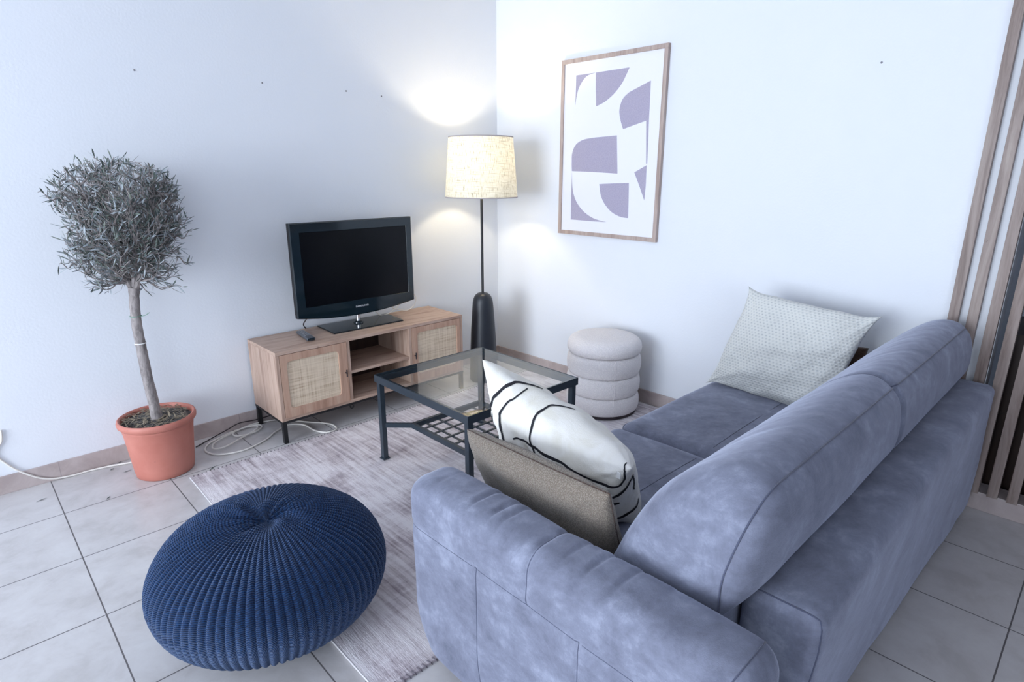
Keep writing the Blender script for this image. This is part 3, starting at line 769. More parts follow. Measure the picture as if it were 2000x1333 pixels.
# ------------------------------------------------------------------ coffee table
TX0, TX1, TY0, TY1, TZ = -1.622, -0.940, -1.592, -0.885, 0.455
ct = thing('coffee_table', 'square glass-topped coffee table with dark iron frame and lattice shelf', 'table', (-1.28, -1.24, 0.008))
bm = bmesh.new(); w = 0.026
box(bm, TX0, TX1, TY0, TY0 + w, TZ - 0.036, TZ - 0.009); box(bm, TX0, TX1, TY1 - w, TY1, TZ - 0.036, TZ - 0.009)
box(bm, TX0, TX0 + w, TY0 + w, TY1 - w, TZ - 0.036, TZ - 0.009); box(bm, TX1 - w, TX1, TY0 + w, TY1 - w, TZ - 0.036, TZ - 0.009)
for a in ((TX0, TX1, TY0, TY0 + 0.004), (TX0, TX1, TY1 - 0.004, TY1), (TX0, TX0 + 0.004, TY0 + 0.004, TY1 - 0.004), (TX1 - 0.004, TX1, TY0 + 0.004, TY1 - 0.004)): box(bm, *a, TZ - 0.009, TZ)
obj('top_frame', bm, 'iron', ct, smooth=False)
obj('glass_top', B(TX0 + 0.005, TX1 - 0.005, TY0 + 0.005, TY1 - 0.005, TZ - 0.0088, TZ - 0.001, bev=0.001, seg=1), 'glass', ct, smooth=False, label='clear glass pane')
LW = 0.026; ins = 0.007; corners = []
for cx, sx in ((TX0 + ins, 1), (TX1 - ins, -1)):
    for cy, sy in ((TY0 + ins, 1), (TY1 - ins, -1)):
        x0, x1 = sorted((cx, cx + sx * LW)); y0, y1 = sorted((cy, cy + sy * LW))
        lg = obj('leg', B(x0, x1, y0, y1, 0.012, TZ - 0.036, bev=0.0015), 'iron', ct, smooth=False)
        fb = B(x0 - 0.006, x1 + 0.006, y0 - 0.006, y1 + 0.006, 0.0105, 0.017, bev=0.001)
        obj('foot_pad', fb, 'iron', ct, smooth=False).parent = lg
        corners.append(((x0 + x1) / 2, (y0 + y1) / 2, sx, sy))
SI = 0.118; sx0, sx1, sy0, sy1 = TX0 + SI, TX1 - SI, TY0 + SI, TY1 - SI; SZ = 0.178
bm = bmesh.new(); w = 0.016
box(bm, sx0, sx1, sy0, sy0 + w, SZ, SZ + 0.026); box(bm, sx0, sx1, sy1 - w, sy1, SZ, SZ + 0.026)
box(bm, sx0, sx0 + w, sy0 + w, sy1 - w, SZ, SZ + 0.026); box(bm, sx1 - w, sx1, sy0 + w, sy1 - w, SZ, SZ + 0.026)
obj('shelf_frame', bm, 'iron', ct, smooth=False)
bm = bmesh.new()
for i in range(1, 6):
    x = sx0 + (sx1 - sx0) * i / 6; box(bm, x - 0.0055, x + 0.0055, sy0 + w, sy1 - w, SZ + 0.008, SZ + 0.013)
    y = sy0 + (sy1 - sy0) * i / 6; box(bm, sx0 + w, sx1 - w, y - 0.0055, y + 0.0055, SZ + 0.0115, SZ + 0.0165)
obj('lattice', bm, 'iron', ct, smooth=False, label='woven flat iron bars of the lower shelf')
for cx, cy, sx, sy in corners:
    a = Vector((cx + sx * 0.008, cy + sy * 0.008, SZ + 0.014)); b = Vector((sx0 + 0.004 if sx > 0 else sx1 - 0.004, sy0 + 0.004 if sy > 0 else sy1 - 0.004, SZ + 0.014))
    d = (b - a).normalized(); nrm = Vector((-d.y, d.x, 0)) * 0.005; bm = bmesh.new(); v = []
    for P_ in (a, b):
        for s1, s2 in ((1, 1), (-1, 1), (-1, -1), (1, -1)): v.append(bm.verts.new(P_ + nrm * s1 + Vector((0, 0, 0.012 * s2))))
    for f in ((0, 1, 2, 3), (7, 6, 5, 4), (0, 4, 5, 1), (1, 5, 6, 2), (2, 6, 7, 3), (3, 7, 4, 0)): bm.faces.new([v[i] for i in f])
    obj('brace', bm, 'iron', ct, smooth=False)

# ------------------------------------------------------------------ tv stand
KX0, KX1, KY0, KY1, KZ0, KZ1 = -1.89, -0.665, -0.383, -0.016, 0.125, 0.507
tv_s = thing('tv_stand', 'low light oak media cabinet with two rattan doors and open middle shelves', 'cabinet', ((KX0 + KX1) / 2, (KY0 + KY1) / 2, 0))
bm = bmesh.new(); t_ = 0.018
box(bm, KX0, KX1, KY0, KY1, KZ1 - t_, KZ1, bev=0.0015); box(bm, KX0 + t_, KX1 - t_, KY0 + 0.001, KY1, KZ0, KZ0 + t_, bev=0.001)
obj('carcass', bm, 'oak', tv_s, smooth=False)
for x in (KX0, KX1 - t_): obj('side_panel', B(x, x + t_, KY0, KY1, KZ0, KZ1 - t_, bev=0.001), 'oak_z', tv_s, smooth=False)
D1, D2 = -1.490, -1.078
for x in (D1, D2): obj('divider', B(x, x + 0.018, KY0 + 0.001, KY1, KZ0 + t_, KZ1 - t_, bev=0.001), 'oak_z', tv_s, smooth=False)
obj('back_panel', B(KX0 + t_, KX1 - t_, KY1 - 0.012, KY1 - 0.006, KZ0 + t_, KZ1 - t_), 'dark_wood', tv_s, smooth=False)
obj('shelf', B(D1 + 0.018, D2, KY0 + 0.006, KY1 - 0.013, 0.296, 0.312, bev=0.001), 'oak', tv_s, smooth=False)
def door(x0, x1, z0, z1, rx0, rx1, rz0, rz1, knob_x):
    bm = bmesh.new(); N4 = 16
    def rect_pts(a0, a1, c0, c1, r):
        P = []
        for cx, cz, st_ in ((a1 - r, c1 - r, 0), (a0 + r, c1 - r, 1), (a0 + r, c0 + r, 2), (a1 - r, c0 + r, 3)):
            for i in range(N4): 
                an = PI / 2 * (st_ + i / (N4 - 1)); P.append((cx + r * math.cos(an), cz + r * math.sin(an)))
        return P
    o_ = rect_pts(x0, x1, z0, z1, 0.0015); n_ = rect_pts(rx0, rx1, rz0, rz1, 0.022); n2 = rect_pts(rx0 + 0.002, rx1 - 0.002, rz0 + 0.002, rz1 - 0.002, 0.021)
    yf, yb = KY0 - 0.001, KY0 + 0.016; L = []
    for P, yy in ((o_, yb), (o_, yf), (n_, yf), (n2, yf + 0.009)): L.append([bm.verts.new((a, yy, c)) for a, c in P])
    n = len(o_)
    for A, D in zip(L, L[1:]):
        for i in range(n): bm.faces.new((A[i], A[(i + 1) % n], D[(i + 1) % n], D[i]))
    d = obj('door', bm, 'oak_door', tv_s, sharp=30)
    obj('rattan_panel', B(rx0 - 0.004, rx1 + 0.004, yf + 0.0065, yf + 0.009, rz0 - 0.004, rz1 + 0.004), 'rattan', tv_s, smooth=False, label='pale woven rattan inset').parent = d
    bm = bmesh.new(); kz = 0.312
    tube(bm, [(knob_x, yf, kz), (knob_x, yf - 0.016, kz)], 0.004, 10); tube(bm, [(knob_x, yf - 0.014, kz - 0.020), (knob_x, yf - 0.014, kz + 0.020)], 0.0038, 10)
    obj('handle', bm, 'black_cable', tv_s, label='small dark T-shaped handle').parent = d
door(KX0 + t_ + 0.002, D1 - 0.002, KZ0 + t_ - 0.002, KZ1 - t_ - 0.002, -1.836, -1.542, 0.188, 0.449, -1.508)
door(D2 + 0.020, KX1 - t_ - 0.002, KZ0 + t_ - 0.002, KZ1 - t_ - 0.002, -1.018, -0.710, 0.188, 0.452, -1.042)
bm = bmesh.new()
for a in ((KX0, KX1, KY0, KY0 + 0.02), (KX0, KX1, KY1 - 0.02, KY1), (KX0, KX0 + 0.02, KY0 + 0.02, KY1 - 0.02), (KX1 - 0.02, KX1, KY0 + 0.02, KY1 - 0.02)): box(bm, *a, 0.112, 0.1245)
obj('metal_frame', bm, 'black_metal', tv_s, smooth=False)
for x in (KX0 + 0.001, KX1 - 0.023):
    for y in (KY0 + 0.001, KY1 - 0.023): obj('leg', B(x, x + 0.022, y, y + 0.022, 0.0, 0.112, bev=0.001), 'black_metal', tv_s, smooth=False)
obj('cable_hook', T([(-1.492, -0.372, 0.113), (-1.492, -0.372, 0.098), (-1.484, -0.372, 0.087), (-1.473, -0.372, 0.090), (-1.470, -0.372, 0.102)], 0.0028, 8), 'black_metal', tv_s)

# ------------------------------------------------------------------ television
TVY = -0.19
tv = thing('television', 'black flat-screen television on a glossy swivel base on the media cabinet', 'television', (-1.27, -0.14, KZ1))
def tv_loop(x0, x1, z0, z1, bulge, n=20):
    P = [(x0 + (x1 - x0) * i / n, z0 - bulge * (1 - (2 * i / n - 1) ** 2)) for i in range(n)]
    P += [(x1, z0 + (z1 - z0) * i / n) for i in range(n)]
    P += [(x1 - (x1 - x0) * i / n, z1) for i in range(n)]
    P += [(x0, z1 - (z1 - z0) * i / n) for i in range(n)]
    return P
bm = bmesh.new(); X0, X1, Z0, Z1 = -1.668, -0.893, 0.612, 1.131; sx0_, sx1_, sz0_, sz1_ = -1.612, -0.937, 0.668, 1.077
loops = [(tv_loop(sx0_, sx1_, sz0_, sz1_, 0), TVY + 0.006), (tv_loop(sx0_ - 0.003, sx1_ + 0.003, sz0_ - 0.003, sz1_ + 0.003, 0), TVY),
         (tv_loop(X0 + 0.006, X1 - 0.006, Z0 + 0.005, Z1 - 0.005, 0.034), TVY), (tv_loop(X0, X1, Z0, Z1, 0.035), TVY + 0.005), (tv_loop(X0, X1, Z0, Z1, 0.035), TVY + 0.028),
         (tv_loop(X0 + 0.006, X1 - 0.006, Z0 + 0.006, Z1 - 0.004, 0.034), TVY + 0.032), (tv_loop(X0 + 0.012, X1 - 0.02, Z0 + 0.012, Z1 - 0.004, 0.02), TVY + 0.06),
         (tv_loop(X0 + 0.07, X1 - 0.07, Z0 + 0.06, Z1 - 0.06, 0.0), TVY + 0.085)]
R0 = [[bm.verts.new((a, y, c)) for a, c in P] for P, y in loops]; n = len(R0[0])
for A, D in zip(R0, R0[1:]):
    for i in range(n): bm.faces.new((A[i], A[(i + 1) % n], D[(i + 1) % n], D[i]))
bm.faces.new(R0[0][::-1]); bm.faces.new(R0[-1])
for f in bm.faces:
    if f.calc_center_median().y > TVY + 0.008: f.material_index = 1
obj('housing', bm, ['black_teal_reflection', 'matte_black'], tv, sharp=35)
obj('screen', B(sx0_ - 0.001, sx1_ + 0.001, TVY + 0.0035, TVY + 0.0058, sz0_ - 0.001, sz1_ + 0.001), 'screen', tv, smooth=False, label='dark switched-off screen')
def text_bm(s, size, loc, rot):
    cu = bpy.data.curves.new('t', 'FONT'); cu.body = s; cu.size = size; cu.align_x = 'CENTER'; cu.align_y = 'CENTER'; cu.extrude = 0.0004; cu.space_character = 1.15; cu.offset = size * 0.02
    o = bpy.data.objects.new('t', cu); C.objects.link(o); bpy.context.view_layer.update()
    me = bpy.data.meshes.new_from_object(o.evaluated_get(bpy.context.evaluated_depsgraph_get())); bm = bmesh.new(); bm.from_mesh(me)
    C.objects.unlink(o); bpy.data.objects.remove(o); bpy.data.meshes.remove(me)
    bmesh.ops.transform(bm, matrix=Matrix.Translation(loc) @ rot, verts=bm.verts); return bm
obj('logo', text_bm('SAMSUNG', 0.0135, (-1.268, TVY - 0.0006, 0.628), Matrix.Rotation(PI / 2, 4, 'X') @ Matrix.Scale(1.25, 4, (1, 0, 0))), 'logo', tv, smooth=False, label='silver maker name lettering')
obj('stand_neck', lathe(bmesh.new(), [(0.013, KZ1 + 0.010), (0.013, 0.64)], (-1.27, -0.135), 24), 'chrome', tv, label='chrome neck')
obj('neck_collar', lathe(bmesh.new(), [(0.030, KZ1 + 0.0085), (0.028, KZ1 + 0.016), (0.016, KZ1 + 0.022)], (-1.27, -0.135), 28), 'black_teal_reflection', tv)
bm = bmesh.new(); prism(bm, [(-1.497, -0.262), (-1.035, -0.268), (-1.015, -0.05), (-1.487, -0.03)], 'z', KZ1 + 0.001, KZ1 + 0.0085)
bmesh.ops.bevel(bm, geom=bm.edges[:], offset=0.0015, segments=2, affect='EDGES'); obj('stand_base', bm, 'black_teal_reflection', tv, sharp=30)
obj('stand_bracket', B(-1.33, -1.21, -0.15, -0.10, 0.63, 0.70, bev=0.004), 'matte_black', tv)

# remote control
rm = thing('remote_control', 'dark grey remote control lying on the left of the cabinet top', 'remote control', (-1.635, -0.22, KZ1))
a = math.radians(-97.5)
def rot2(bm):
    bmesh.ops.transform(bm, matrix=Matrix.Translation((-1.640, -0.205, KZ1)) @ Matrix.Rotation(a, 4, 'Z'), verts=bm.verts); return bm
obj('case', rot2(rbox((-0.098, 0.098, -0.023, 0.023, 0.001, 0.021), 0.008, 0.02)), 'remote_grey', rm)
for i in range(7):
    for j in range(3):
        obj('button', rot2(B(-0.085 + i * 0.02, -0.076 + i * 0.02, -0.015 + j * 0.012, -0.008 + j * 0.012, 0.0205, 0.0222)), 'button', rm, smooth=False)
obj('emitter', rot2(B(0.0905, 0.0985, -0.018, 0.018, 0.006, 0.018, bev=0.002)), 'black_teal_reflection', rm)

# ------------------------------------------------------------------ floor lamp
LX, LY = -0.44, -0.33
fl = thing('floor_lamp', 'floor lamp with lit cream linen shade and black bullet-shaped base in the corner', 'lamp', (LX, LY, 0))
pr = [(0.094, 0.0), (0.097, 0.006), (0.0965, 0.02), (0.094, 0.10), (0.089, 0.22), (0.0825, 0.36), (0.076, 0.45), (0.071, 0.52), (0.067, 0.555), (0.060, 0.580), (0.049, 0.598), (0.035, 0.609), (0.018, 0.614), (0.008, 0.615)]
pp = [(p.x, p.y) for p in smooth_path([(a_, b_, 0) for a_, b_ in pr], 4)]
obj('base', lathe(bmesh.new(), pp, (LX, LY), 72), 'lamp_black', fl, sharp=50)
obj('pole', lathe(bmesh.new(), [(0.0085, 0.612), (0.0085, 1.40)], (LX, LY), 20), 'black_metal', fl)
sb0, sb1, st0, st1 = 0.232, 0.203, 1.240, 1.604
bm = bmesh.new(); lathe(bm, [(sb0 + (st_r - sb0) * 1, z) for st_r, z in [(sb0 + (sb1 - sb0) * i / 12, st0 + (st1 - st0) * i / 12) for i in range(13)]], (LX, LY), 96, cap0=False, cap1=False, uvs=True)
shd = obj('lamp_shade', bm, 'shade', fl, sharp=60, label='cream slubbed linen shade, lit from inside')
for r, z in ((sb0, st0), (sb1, st1)):
    obj('shade_trim', lathe(bmesh.new(), [(r + 0.0012, z - 0.004), (r + 0.0016, z), (r + 0.0012, z + 0.003), (r - 0.0016, z + 0.003), (r - 0.0012, z - 0.004), (r + 0.0012, z - 0.004)], (LX, LY), 96, cap0=False, cap1=False), 'shade_trim', fl).parent = shd
bm = bmesh.new()
for k3 in range(3):
    an = 2 * PI * k3 / 3 + 0.4; tube(bm, [(LX + 0.012 * math.cos(an), LY + 0.012 * math.sin(an), 1.40), (LX + sb1 * math.cos(an), LY + sb1 * math.sin(an), 1.597)], 0.0018, 6)
obj('shade_carrier', bm, 'black_metal', fl)
obj('socket', lathe(bmesh.new(), [(0.010, 1.37), (0.013, 1.373), (0.013, 1.405), (0.011, 1.412)], (LX, LY), 24), 'black_metal', fl)
pb = [(0.009, 1.410), (0.010, 1.422), (0.018, 1.440), (0.022, 1.456), (0.020, 1.470), (0.013, 1.480), (0.003, 1.483)]
blb = obj('bulb', lathe(bmesh.new(), pb, (LX, LY), 24), 'bulb', fl)
pl = bpy.data.lights.new('lamp_light', 'POINT'); pl.energy = 17.0; pl.color = (1.0, 0.86, 0.60); pl.shadow_soft_size = 0.034
po = bpy.data.objects.new('lamp_light', pl); C.objects.link(po); po.location = (LX, LY, 1.455)

# ------------------------------------------------------------------ framed print
fp = thing('framed_print', 'tall oak-framed print of mauve-grey cut-out shapes on the right wall', 'picture', (-0.01, -1.0, 1.003))
bm = bmesh.new(); PY0, PY1, PZ0, PZ1 = -1.378, -0.622, 1.003, 2.056; fw = 0.024
for a in ((PY0, PY1, PZ0, PZ0 + fw), (PY0, PY1, PZ1 - fw, PZ1), (PY0, PY0 + fw, PZ0 + fw, PZ1 - fw), (PY1 - fw, PY1, PZ0 + fw, PZ1 - fw)): box(bm, -0.024, -0.001, *a, bev=0.001, seg=1)
obj('frame', bm, 'frame_oak', fp, smooth=False)
XP = -0.016
def cpoly(segs):
    """list of ('l', pts) straight / ('c', pts) curved runs -> outline"""
    out = []
    for kind, pts in segs:
        q = [(v.x, v.y) for v in smooth_path([(a_, b_, 0) for a_, b_ in pts], 8)] if kind == 'c' else pts
        for p_ in q:
            if not out or math.hypot(p_[0] - out[-1][0], p_[1] - out[-1][1]) > 1e-5: out.append(p_)
    if math.hypot(out[0][0] - out[-1][0], out[0][1] - out[-1][1]) < 1e-5: out.pop()
    return out
SH = [
 [('l', [(-.737, 1.787), (-.737, 1.961), (-.888, 1.961)]), ('c', [(-.888, 1.961), (-.819, 1.948), (-.771, 1.903), (-.747, 1.851), (-.737, 1.787)])],
 [('l', [(-.900, 1.773), (-.892, 1.868), (-.888, 1.961), (-1.129, 1.963)]), ('c', [(-1.129, 1.963), (-1.083, 1.886), (-1.028, 1.833), (-.964, 1.795), (-.900, 1.773)])],
 [('l', [(-1.105, 1.635), (-1.261, 1.673), (-1.277, 1.441), (-1.285, 1.441), (-1.279, 1.677), (-1.276, 1.880), (-1.135, 1.832)]), ('c', [(-1.135, 1.832), (-1.092, 1.800), (-1.072, 1.742), (-1.084, 1.685), (-1.105, 1.635)])],
 [('l', [(-.723, 1.400), (-.906, 1.394), (-1.080, 1.386), (-1.063, 1.602), (-.896, 1.596)]), ('c', [(-.896, 1.596), (-.806, 1.586), (-.748, 1.557), (-.722, 1.508), (-.720, 1.450), (-.723, 1.400)])],
 [('l', [(-.723, 1.400), (-.725, 1.097), (-.893, 1.096), (-1.016, 1.097)]), ('c', [(-1.016, 1.097), (-.922, 1.112), (-.838, 1.148), (-.770, 1.209), (-.734, 1.288), (-.723, 1.400)])],
 [('l', [(-.947, 1.323), (-1.055, 1.329), (-1.166, 1.333), (-1.175, 1.130)]), ('c', [(-1.175, 1.130), (-1.115, 1.135), (-1.050, 1.160), (-.996, 1.204), (-.962, 1.258), (-.947, 1.323)])],
 [('l', [(-1.282, 1.433), (-1.200, 1.393), (-1.241, 1.316), (-1.280, 1.236), (-1.284, 1.317)])],
]
bm = bmesh.new(); box(bm, XP, XP + 0.002, PY0 + fw - 0.002, PY1 - fw + 0.002, PZ0 + fw - 0.002, PZ1 - fw + 0.002)
for sgs in SH:
    o_ = cpoly(sgs); vs = [bm.verts.new((XP - 0.0004, a_, b_)) for a_, b_ in o_]
    f = bm.faces.new(vs); f.material_index = 1; f.normal_update()
    if f.normal.x > 0: f.normal_flip()
    bmesh.ops.triangulate(bm, faces=[f])
obj('print', bm, ['paper', 'print_ink'], fp, smooth=False, recalc=False, label='white sheet with mauve-grey abstract shapes')

# ------------------------------------------------------------------ potted olive tree
OX, OY = -2.425, -0.25
ot = thing('potted_olive_tree', 'small standard olive tree in a terracotta-coloured pot by the left wall', 'potted tree', (OX, OY, 0))
pr = [(0.118, 0.0), (0.124, 0.004), (0.128, 0.03), (0.137, 0.12), (0.146, 0.215), (0.150, 0.240), (0.1515, 0.243), (0.1515, 0.250), (0.158, 0.254), (0.1645, 0.262), (0.166, 0.275), (0.163, 0.285), (0.157, 0.288), (0.151, 0.285), (0.149, 0.278), (0.147, 0.262)]
obj('pot', lathe(bmesh.new(), pr, (OX, OY), 80, cap1=False), 'terracotta', ot, sharp=50)
bm = bmesh.new(); lathe(bm, [(0.148 * (1 - i / 12) + 0.002, 0.262 + 0.014 * (1 - (1 - i / 12) ** 2)) for i in range(13)], (OX, OY), 60, cap0=False)
for v in bm.verts: v.co.z += 0.006 * noise.noise(v.co * 30)
obj('soil', bm, 'soil', ot)
bm = bmesh.new()
def leaf_bm(bm, p, d, n, L, w, curl=0.15):
    d = d.normalized(); s = d.cross(n); s = s.normalized() if s.length > 1e-6 else d.orthogonal().normalized(); n = s.cross(d)
    c0 = bm.verts.new(p); prev = None; mids = []
    for t, ww in ((0.3, 0.85), (0.62, 1.0), (0.86, 0.55)):
        c = p + d * L * t - n * L * curl * t * t
        mids.append((bm.verts.new(c + s * w * ww * 0.5), bm.verts.new(c - s * w * ww * 0.5)))
    tip = bm.verts.new(p + d * L - n * L * curl)
    bm.faces.new((c0, mids[0][1], mids[0][0])); bm.faces.new((mids[0][0], mids[0][1], mids[1][1], mids[1][0])); bm.faces.new((mids[1][0], mids[1][1], mids[2][1], mids[2][0])); bm.faces.new((mids[2][0], mids[2][1], tip))
rnd = random.Random(3)
for _ in range(330):
    a = rnd.uniform(0, 2 * PI); r = 0.142 * math.sqrt(rnd.random()); d = Vector((rnd.uniform(-1, 1), rnd.uniform(-1, 1), rnd.uniform(-.15, .25)))
    leaf_bm(bm, Vector((OX + r * math.cos(a), OY + r * math.sin(a), 0.272 + 0.010 * (1 - r / 0.142) + rnd.uniform(0, 0.006))), d, Vector((rnd.uniform(-.3, .3), rnd.uniform(-.3, .3), 1)), rnd.uniform(0.018, 0.042), rnd.uniform(0.004, 0.009), rnd.uniform(-.1, .2))
lt = obj('leaf_litter', bm, 'litter', ot, recalc=False); lt['kind'] = 'stuff'
TP = [(-2.428, -0.262, 0.268), (-2.432, -0.265, 0.36), (-2.440, -0.270, 0.50), (-2.443, -0.275, 0.62), (-2.444, -0.275, 0.74), (-2.438, -0.27, 0.83), (-2.428, -0.268, 0.90)]
tp = smooth_path(TP, 10)
bm = bmesh.new(); tube(bm, tp, lambda t: 0.0235 - 0.004 * t + 0.006 * max(0, 1 - t * 12) + (0.006 * max(0, (t - 0.9) * 10)), 16)
for v in bm.verts: v.co += Vector((1, 1, 0)) * 0.0022 * noise.noise(v.co * 35) 
obj('trunk', bm, 'bark', ot)
def ring_at(z, r0):
    q = min(tp, key=lambda p_: abs(p_.z - z)); return [(q.x + r0 * math.cos(2 * PI * i / 20), q.y + r0 * math.sin(2 * PI * i / 20), z) for i in range(20)]
M_['green_tie'] = mat('green_tie', rgb(118, 150, 136), 0.5)
bm = bmesh.new(); tube(bm, ring_at(0.775, 0.0225), 0.0022, 6, True); tube(bm, [(-2.424, -0.296, 0.775), (-2.41, -0.308, 0.780), (-2.395, -0.312, 0.790)], 0.0016, 6)
obj('plant_tie', bm, 'green_tie', ot, label='green wire tie'); 
bm = bmesh.new(); tube(bm, ring_at(0.650, 0.0225), 0.0022, 6, True); obj('plant_tie', bm, 'tag_white', ot, label='white wire tie')
# branches and leaves
CC = Vector((-2.432, -0.262, 1.165)); RX, RYd, RZ = 0.222, 0.20, 0.285
def inside(p):
    q = p - CC; z = q.z / RZ; w = 1.0 + 0.12 * z          # broader towards the flat top
    return (abs(q.x) / (RX * w)) ** 2.5 + (abs(q.y) / (RYd * w)) ** 2.5 + abs(z) ** 3.0
rnd = random.Random(12); brm = bmesh.new(); lfm = bmesh.new(); twigs = []
fork = tp[-1]
mains = []
for k7 in range(9):
    an = 2 * PI * k7 / 9 + rnd.uniform(-.2, .2); spread = rnd.uniform(0.55, 1.15) if k7 % 2 else rnd.uniform(0.2, 0.6)
    d = Vector((math.cos(an) * spread, math.sin(an) * spread, 1)).normalized(); p = fork - Vector((0, 0, 0.02 if k7 % 3 else 0.0)); pts = [p.copy()]
    for s in range(9):
        d = (d + Vector((rnd.uniform(-.25, .25), rnd.uniform(-.25, .25), rnd.uniform(-.05, .28)))).normalized(); p = p + d * 0.055
        if inside(p) > 0.85 and s > 1: break
        pts.append(p.copy())
    mains.append(pts); tube(brm, smooth_path(pts, 3), lambda t: 0.0105 * (1 - t) ** 0.8 + 0.0022, 7)
def grow(p, d, n, step, depth):
    pts = [p.copy()]
    for s in range(n):
        d = (d + Vector((rnd.uniform(-.3, .3), rnd.uniform(-.3, .3), rnd.uniform(-.15, .28)))).normalized(); p = p + d * step
        if inside(p) > 1.08: break
        if p.y > -0.035: break
        pts.append(p.copy())
    return pts, d
for mp_ in mains:
    for i in range(1, len(mp_)):
        for _ in range(3):
            o_ = (mp_[i] - Vector((CC.x, CC.y, mp_[i].z))); o_ = o_ if o_.length > 0.01 else Vector((rnd.uniform(-1, 1), rnd.uniform(-1, 1), 0))
            d = (o_.normalized() * 0.5 + Vector((rnd.uniform(-1, 1), rnd.uniform(-1, 1), rnd.uniform(-.4, .9)))).normalized()
            pts, d2 = grow(mp_[i].copy(), d, 6, 0.034, 1)
            if len(pts) < 3: continue
            tube(brm, pts, lambda t: 0.0032 * (1 - t) + 0.0011, 5); twigs.append(pts)
            for j in range(1, len(pts), 1):
                for _ in range(2):
                    d3 = (d2 + Vector((rnd.uniform(-1.1, 1.1), rnd.uniform(-1.1, 1.1), rnd.uniform(-.7, 1)))).normalized(); p3, _x = grow(pts[j].copy(), d3, 4, 0.024, 2)
                    if len(p3) > 2: tube(brm, p3, 0.0011, 4); twigs.append(p3)
# sprigs that stick out of the crown (low right, low left, upper left)
for P0, P1 in (((-2.41, -0.27, 0.925), (-2.25, -0.33, 0.885)), ((-2.40, -0.27, 0.93), (-2.27, -0.30, 0.865)), ((-2.45, -0.27, 0.925), (-2.60, -0.31, 0.915)), ((-2.46, -0.27, 0.93), (-2.61, -0.30, 0.935)), ((-2.62, -0.3, 1.28), (-2.70, -0.31, 1.315)),
               ((-2.41, -0.27, 0.935), (-2.25, -0.31, 0.925)), ((-2.62, -0.28, 1.02), (-2.68, -0.30, 1.03)), ((-2.25, -0.3, 1.1), (-2.175, -0.32, 1.13)), ((-2.24, -0.3, 1.16), (-2.165, -0.30, 1.19)), ((-2.25, -0.3, 1.02), (-2.19, -0.32, 0.98))):
    a_, b_ = Vector(P0), Vector(P1); pts = [a_.lerp(b_, i / 7) + Vector((0, 0, 0.012 * math.sin(i * 1.3))) for i in range(8)]
    tube(brm, pts, lambda t: 0.0028 * (1 - t) + 0.001, 5); twigs += [pts, pts]
for pts in twigs:
    for i in range(1, len(pts)):
        dd = (pts[i] - pts[i - 1]).normalized()
        for _ in range(2):
            if rnd.random() < 0.64: continue
            side = Vector((rnd.uniform(-1, 1), rnd.uniform(-1, 1), rnd.uniform(-1, 1))); side = (side - dd * side.dot(dd)).normalized()
            ld = (dd * rnd.uniform(0.5, 1.3) + side * rnd.uniform(0.5, 1.0) + Vector((0, 0, 0.15))).normalized(); L = rnd.uniform(0.026, 0.052)
            if (pts[i] + ld * L).y > -0.006: continue
            leaf_bm(lfm, pts[i - 1].lerp(pts[i], rnd.random()), ld, Vector((rnd.uniform(-1, 1), rnd.uniform(-1, 1), rnd.uniform(0, 1.4))), L, rnd.uniform(0.004, 0.007), rnd.uniform(-.05, .25))
obj('branches', brm, 'bark', ot)
fo = obj('foliage', lfm, 'leaf', ot, recalc=False, label='narrow grey-green olive leaves'); fo['kind'] = 'stuff'

# fallen leaves
FL = [((-2.904, -0.186), 0.042, -2.9, 'thin dark fallen leaf on the first floor tile at far left'), ((-2.687, -0.370), 0.032, 0.9, 'fallen leaf nearest the grout line left of the pot'),
      ((-2.569, -0.147), 0.040, 0.2, 'curved fallen leaf lying closest to the left side of the pot'), ((-2.617, -0.075), 0.024, 0.5, 'tiny fallen leaf between white cable and curved leaf'),
      ((-2.575, -0.020), 0.026, 0.6, 'fallen leaf tucked against the baseboard above the white cable'), ((-2.262, -0.400), 0.052, 0.75, 'dark fallen leaf between the pot and the rug corner')]
for (x, y), L, an, lab in FL:
    bm = bmesh.new(); d = Vector((math.cos(an), math.sin(an), 0.0)); leaf_bm(bm, Vector((x, y, 0.0035)) - d * L / 2, d, Vector((0.2, 0.1, 1)), L, 0.0065, 0.02)
    bmesh.ops.solidify(bm, geom=bm.faces[:], thickness=0.0008)
    tag(obj('fallen_leaf', bm, 'bark' if False else 'leaf', base=(x, y, 0)), lab, 'leaf', 'fallen olive leaves on the tiles')

# ------------------------------------------------------------------ cables
coil = [(-1.62, -0.27, .005), (-1.590, -0.335, .005), (-1.605, -0.405, .005), (-1.665, -0.405, .005), (-1.70, -0.335, .005), (-1.71, -0.23, .006), (-1.77, -0.165, .006), (-1.86, -0.20, .006), (-1.95, -0.27, .006),
        (-2.08, -0.315, .006), (-2.19, -0.275, .006), (-2.225, -0.19, .006), (-2.185, -0.11, .006), (-2.09, -0.06, .006), (-1.98, -0.035, .008), (-1.905, -0.05, .010), (-1.90, -0.10, .010), (-1.97, -0.145, .011), (-2.045, -0.13, .012),
        (-2.045, -0.075, .013), (-1.97, -0.045, .013), (-1.915, -0.075, .013), (-1.95, -0.125, .013), (-2.05, -0.175, .012), (-2.14, -0.22, .012), (-2.19, -0.20, .012), (-2.16, -0.13, .012), (-2.06, -0.075, .012), (-1.93, -0.03, .012), (-1.80, -0.05, .008),
        (-1.72, -0.14, .006), (-1.66, -0.22, .005)]
tag(obj('extension_cable', T(coil, 0.0042, 8, 8, True), 'white_cable', base=(-1.95, -0.2, 0)), 'off-white cable looped on the tiles beside the cabinet leg', 'cable')
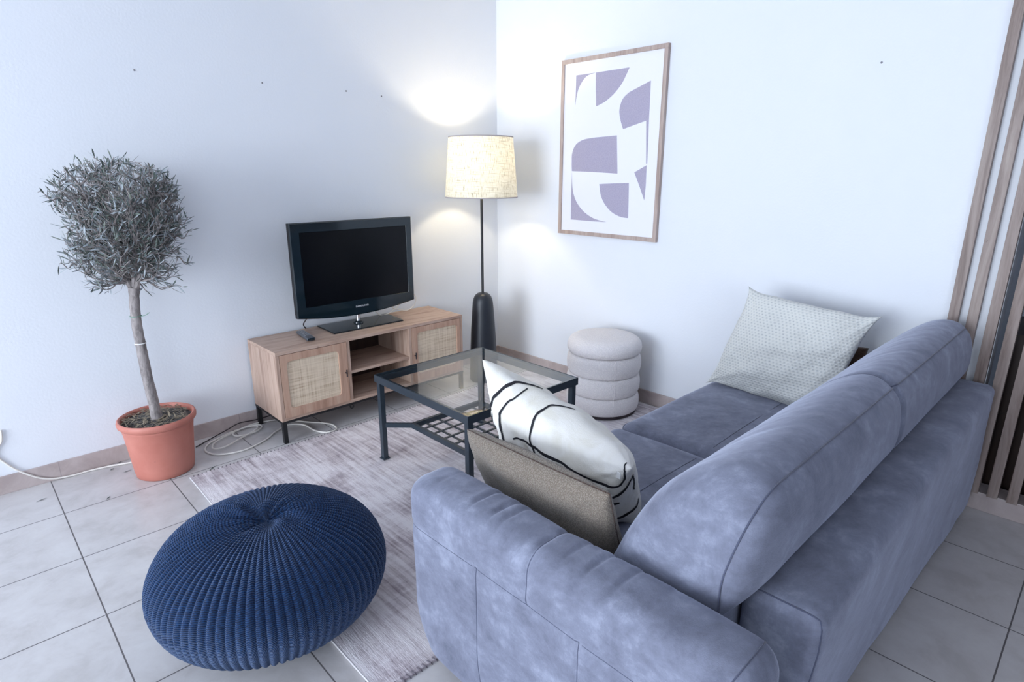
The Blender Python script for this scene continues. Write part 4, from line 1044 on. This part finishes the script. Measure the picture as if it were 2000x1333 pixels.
tag(obj('power_cable', T([(-2.245, -0.10, .004), (-2.16, -0.055, .006), (-2.06, -0.022, .018), (-1.99, -0.018, .036), (-1.90, -0.016, .028), (-1.80, -0.018, .03), (-1.70, -0.02, .03)], 0.0028, 8), 'black_cable', base=(-2.0, -0.03, 0)), 'thin dark cable running along the baseboard to the cabinet', 'cable')
wall_c = [(-2.975, -0.006, 0.30), (-2.982, -0.006, 0.25), (-3.005, -0.006, 0.215), (-3.01, -0.006, 0.185), (-2.985, -0.006, 0.14), (-2.955, -0.008, 0.098), (-2.92, -0.014, 0.064), (-2.88, -0.015, 0.032), (-2.83, -0.016, 0.011), (-2.76, -0.022, .005), (-2.70, -0.022, .005), (-2.62, -0.035, .005), (-2.53, -0.065, .005),
          (-2.45, -0.08, .005), (-2.36, -0.075, .005), (-2.28, -0.075, .005)]
tag(obj('wall_cable', T(wall_c, 0.0042, 8), 'white_cable', base=(-2.7, -0.02, 0)), 'white cable dropping down the wall and running behind the pot', 'cable')
tag(obj('antenna_cable', T([(-0.95, -0.07, 0.655), (-0.86, -0.06, 0.645), (-0.805, -0.06, 0.61), (-0.797, -0.06, 0.575), (-0.82, -0.06, 0.533), (-0.872, -0.06, 0.515), (-0.935, -0.06, 0.531), (-0.985, -0.065, 0.553), (-0.935, -0.07, 0.566), (-0.975, -0.075, 0.540), (-1.03, -0.07, 0.516), (-1.08, -0.07, 0.520), (-1.13, -0.08, 0.57), (-1.14, -0.09, 0.63)], 0.0034, 8), 'white_cable', base=(-1.0, -0.07, KZ1)), 'thin white cable curling behind the television on the cabinet top', 'cable')
tag(obj('television_lead', T([(-1.575, -0.10, 0.63), (-1.570, -0.085, 0.585), (-1.582, -0.06, 0.545), (-1.560, -0.035, 0.512), (-1.55, -0.012, 0.512)], 0.003, 8), 'black_cable', base=(-1.57, -0.06, KZ1)), 'short dark lead hanging below the left end of the television', 'cable')

# ------------------------------------------------------------------ wall plugs
for (x, z, lab) in ((-2.226, 1.838, 'grey wall plug above the olive tree'), (-1.647, 1.838, 'darkest wall plug, high above the left end of the television'), (-1.168, 1.839, 'wall plug high above the right end of the television'), (-0.936, 1.830, 'wall plug at the edge of the lamp glow on the left wall')):
    tag(obj('wall_plug', lathe(bmesh.new(), [(0.0045, 0.0), (0.0042, 0.002), (0.001, 0.003)], (0, 0), 14), 'plug', base=(0, 0, 0)), lab, 'wall plug', 'wall plugs').matrix_world = Matrix.Translation((x, 0.0, z)) @ Matrix.Rotation(PI / 2, 4, 'X')
tag(obj('wall_plug', lathe(bmesh.new(), [(0.0045, 0.0), (0.0042, 0.002), (0.001, 0.003)], (0, 0), 14), 'plug'), 'wall plug on the right wall between the print and the slats', 'wall plug', 'wall plugs').matrix_world = Matrix.Translation((0.0, -2.406, 1.842)) @ Matrix.Rotation(-PI / 2, 4, 'Y')
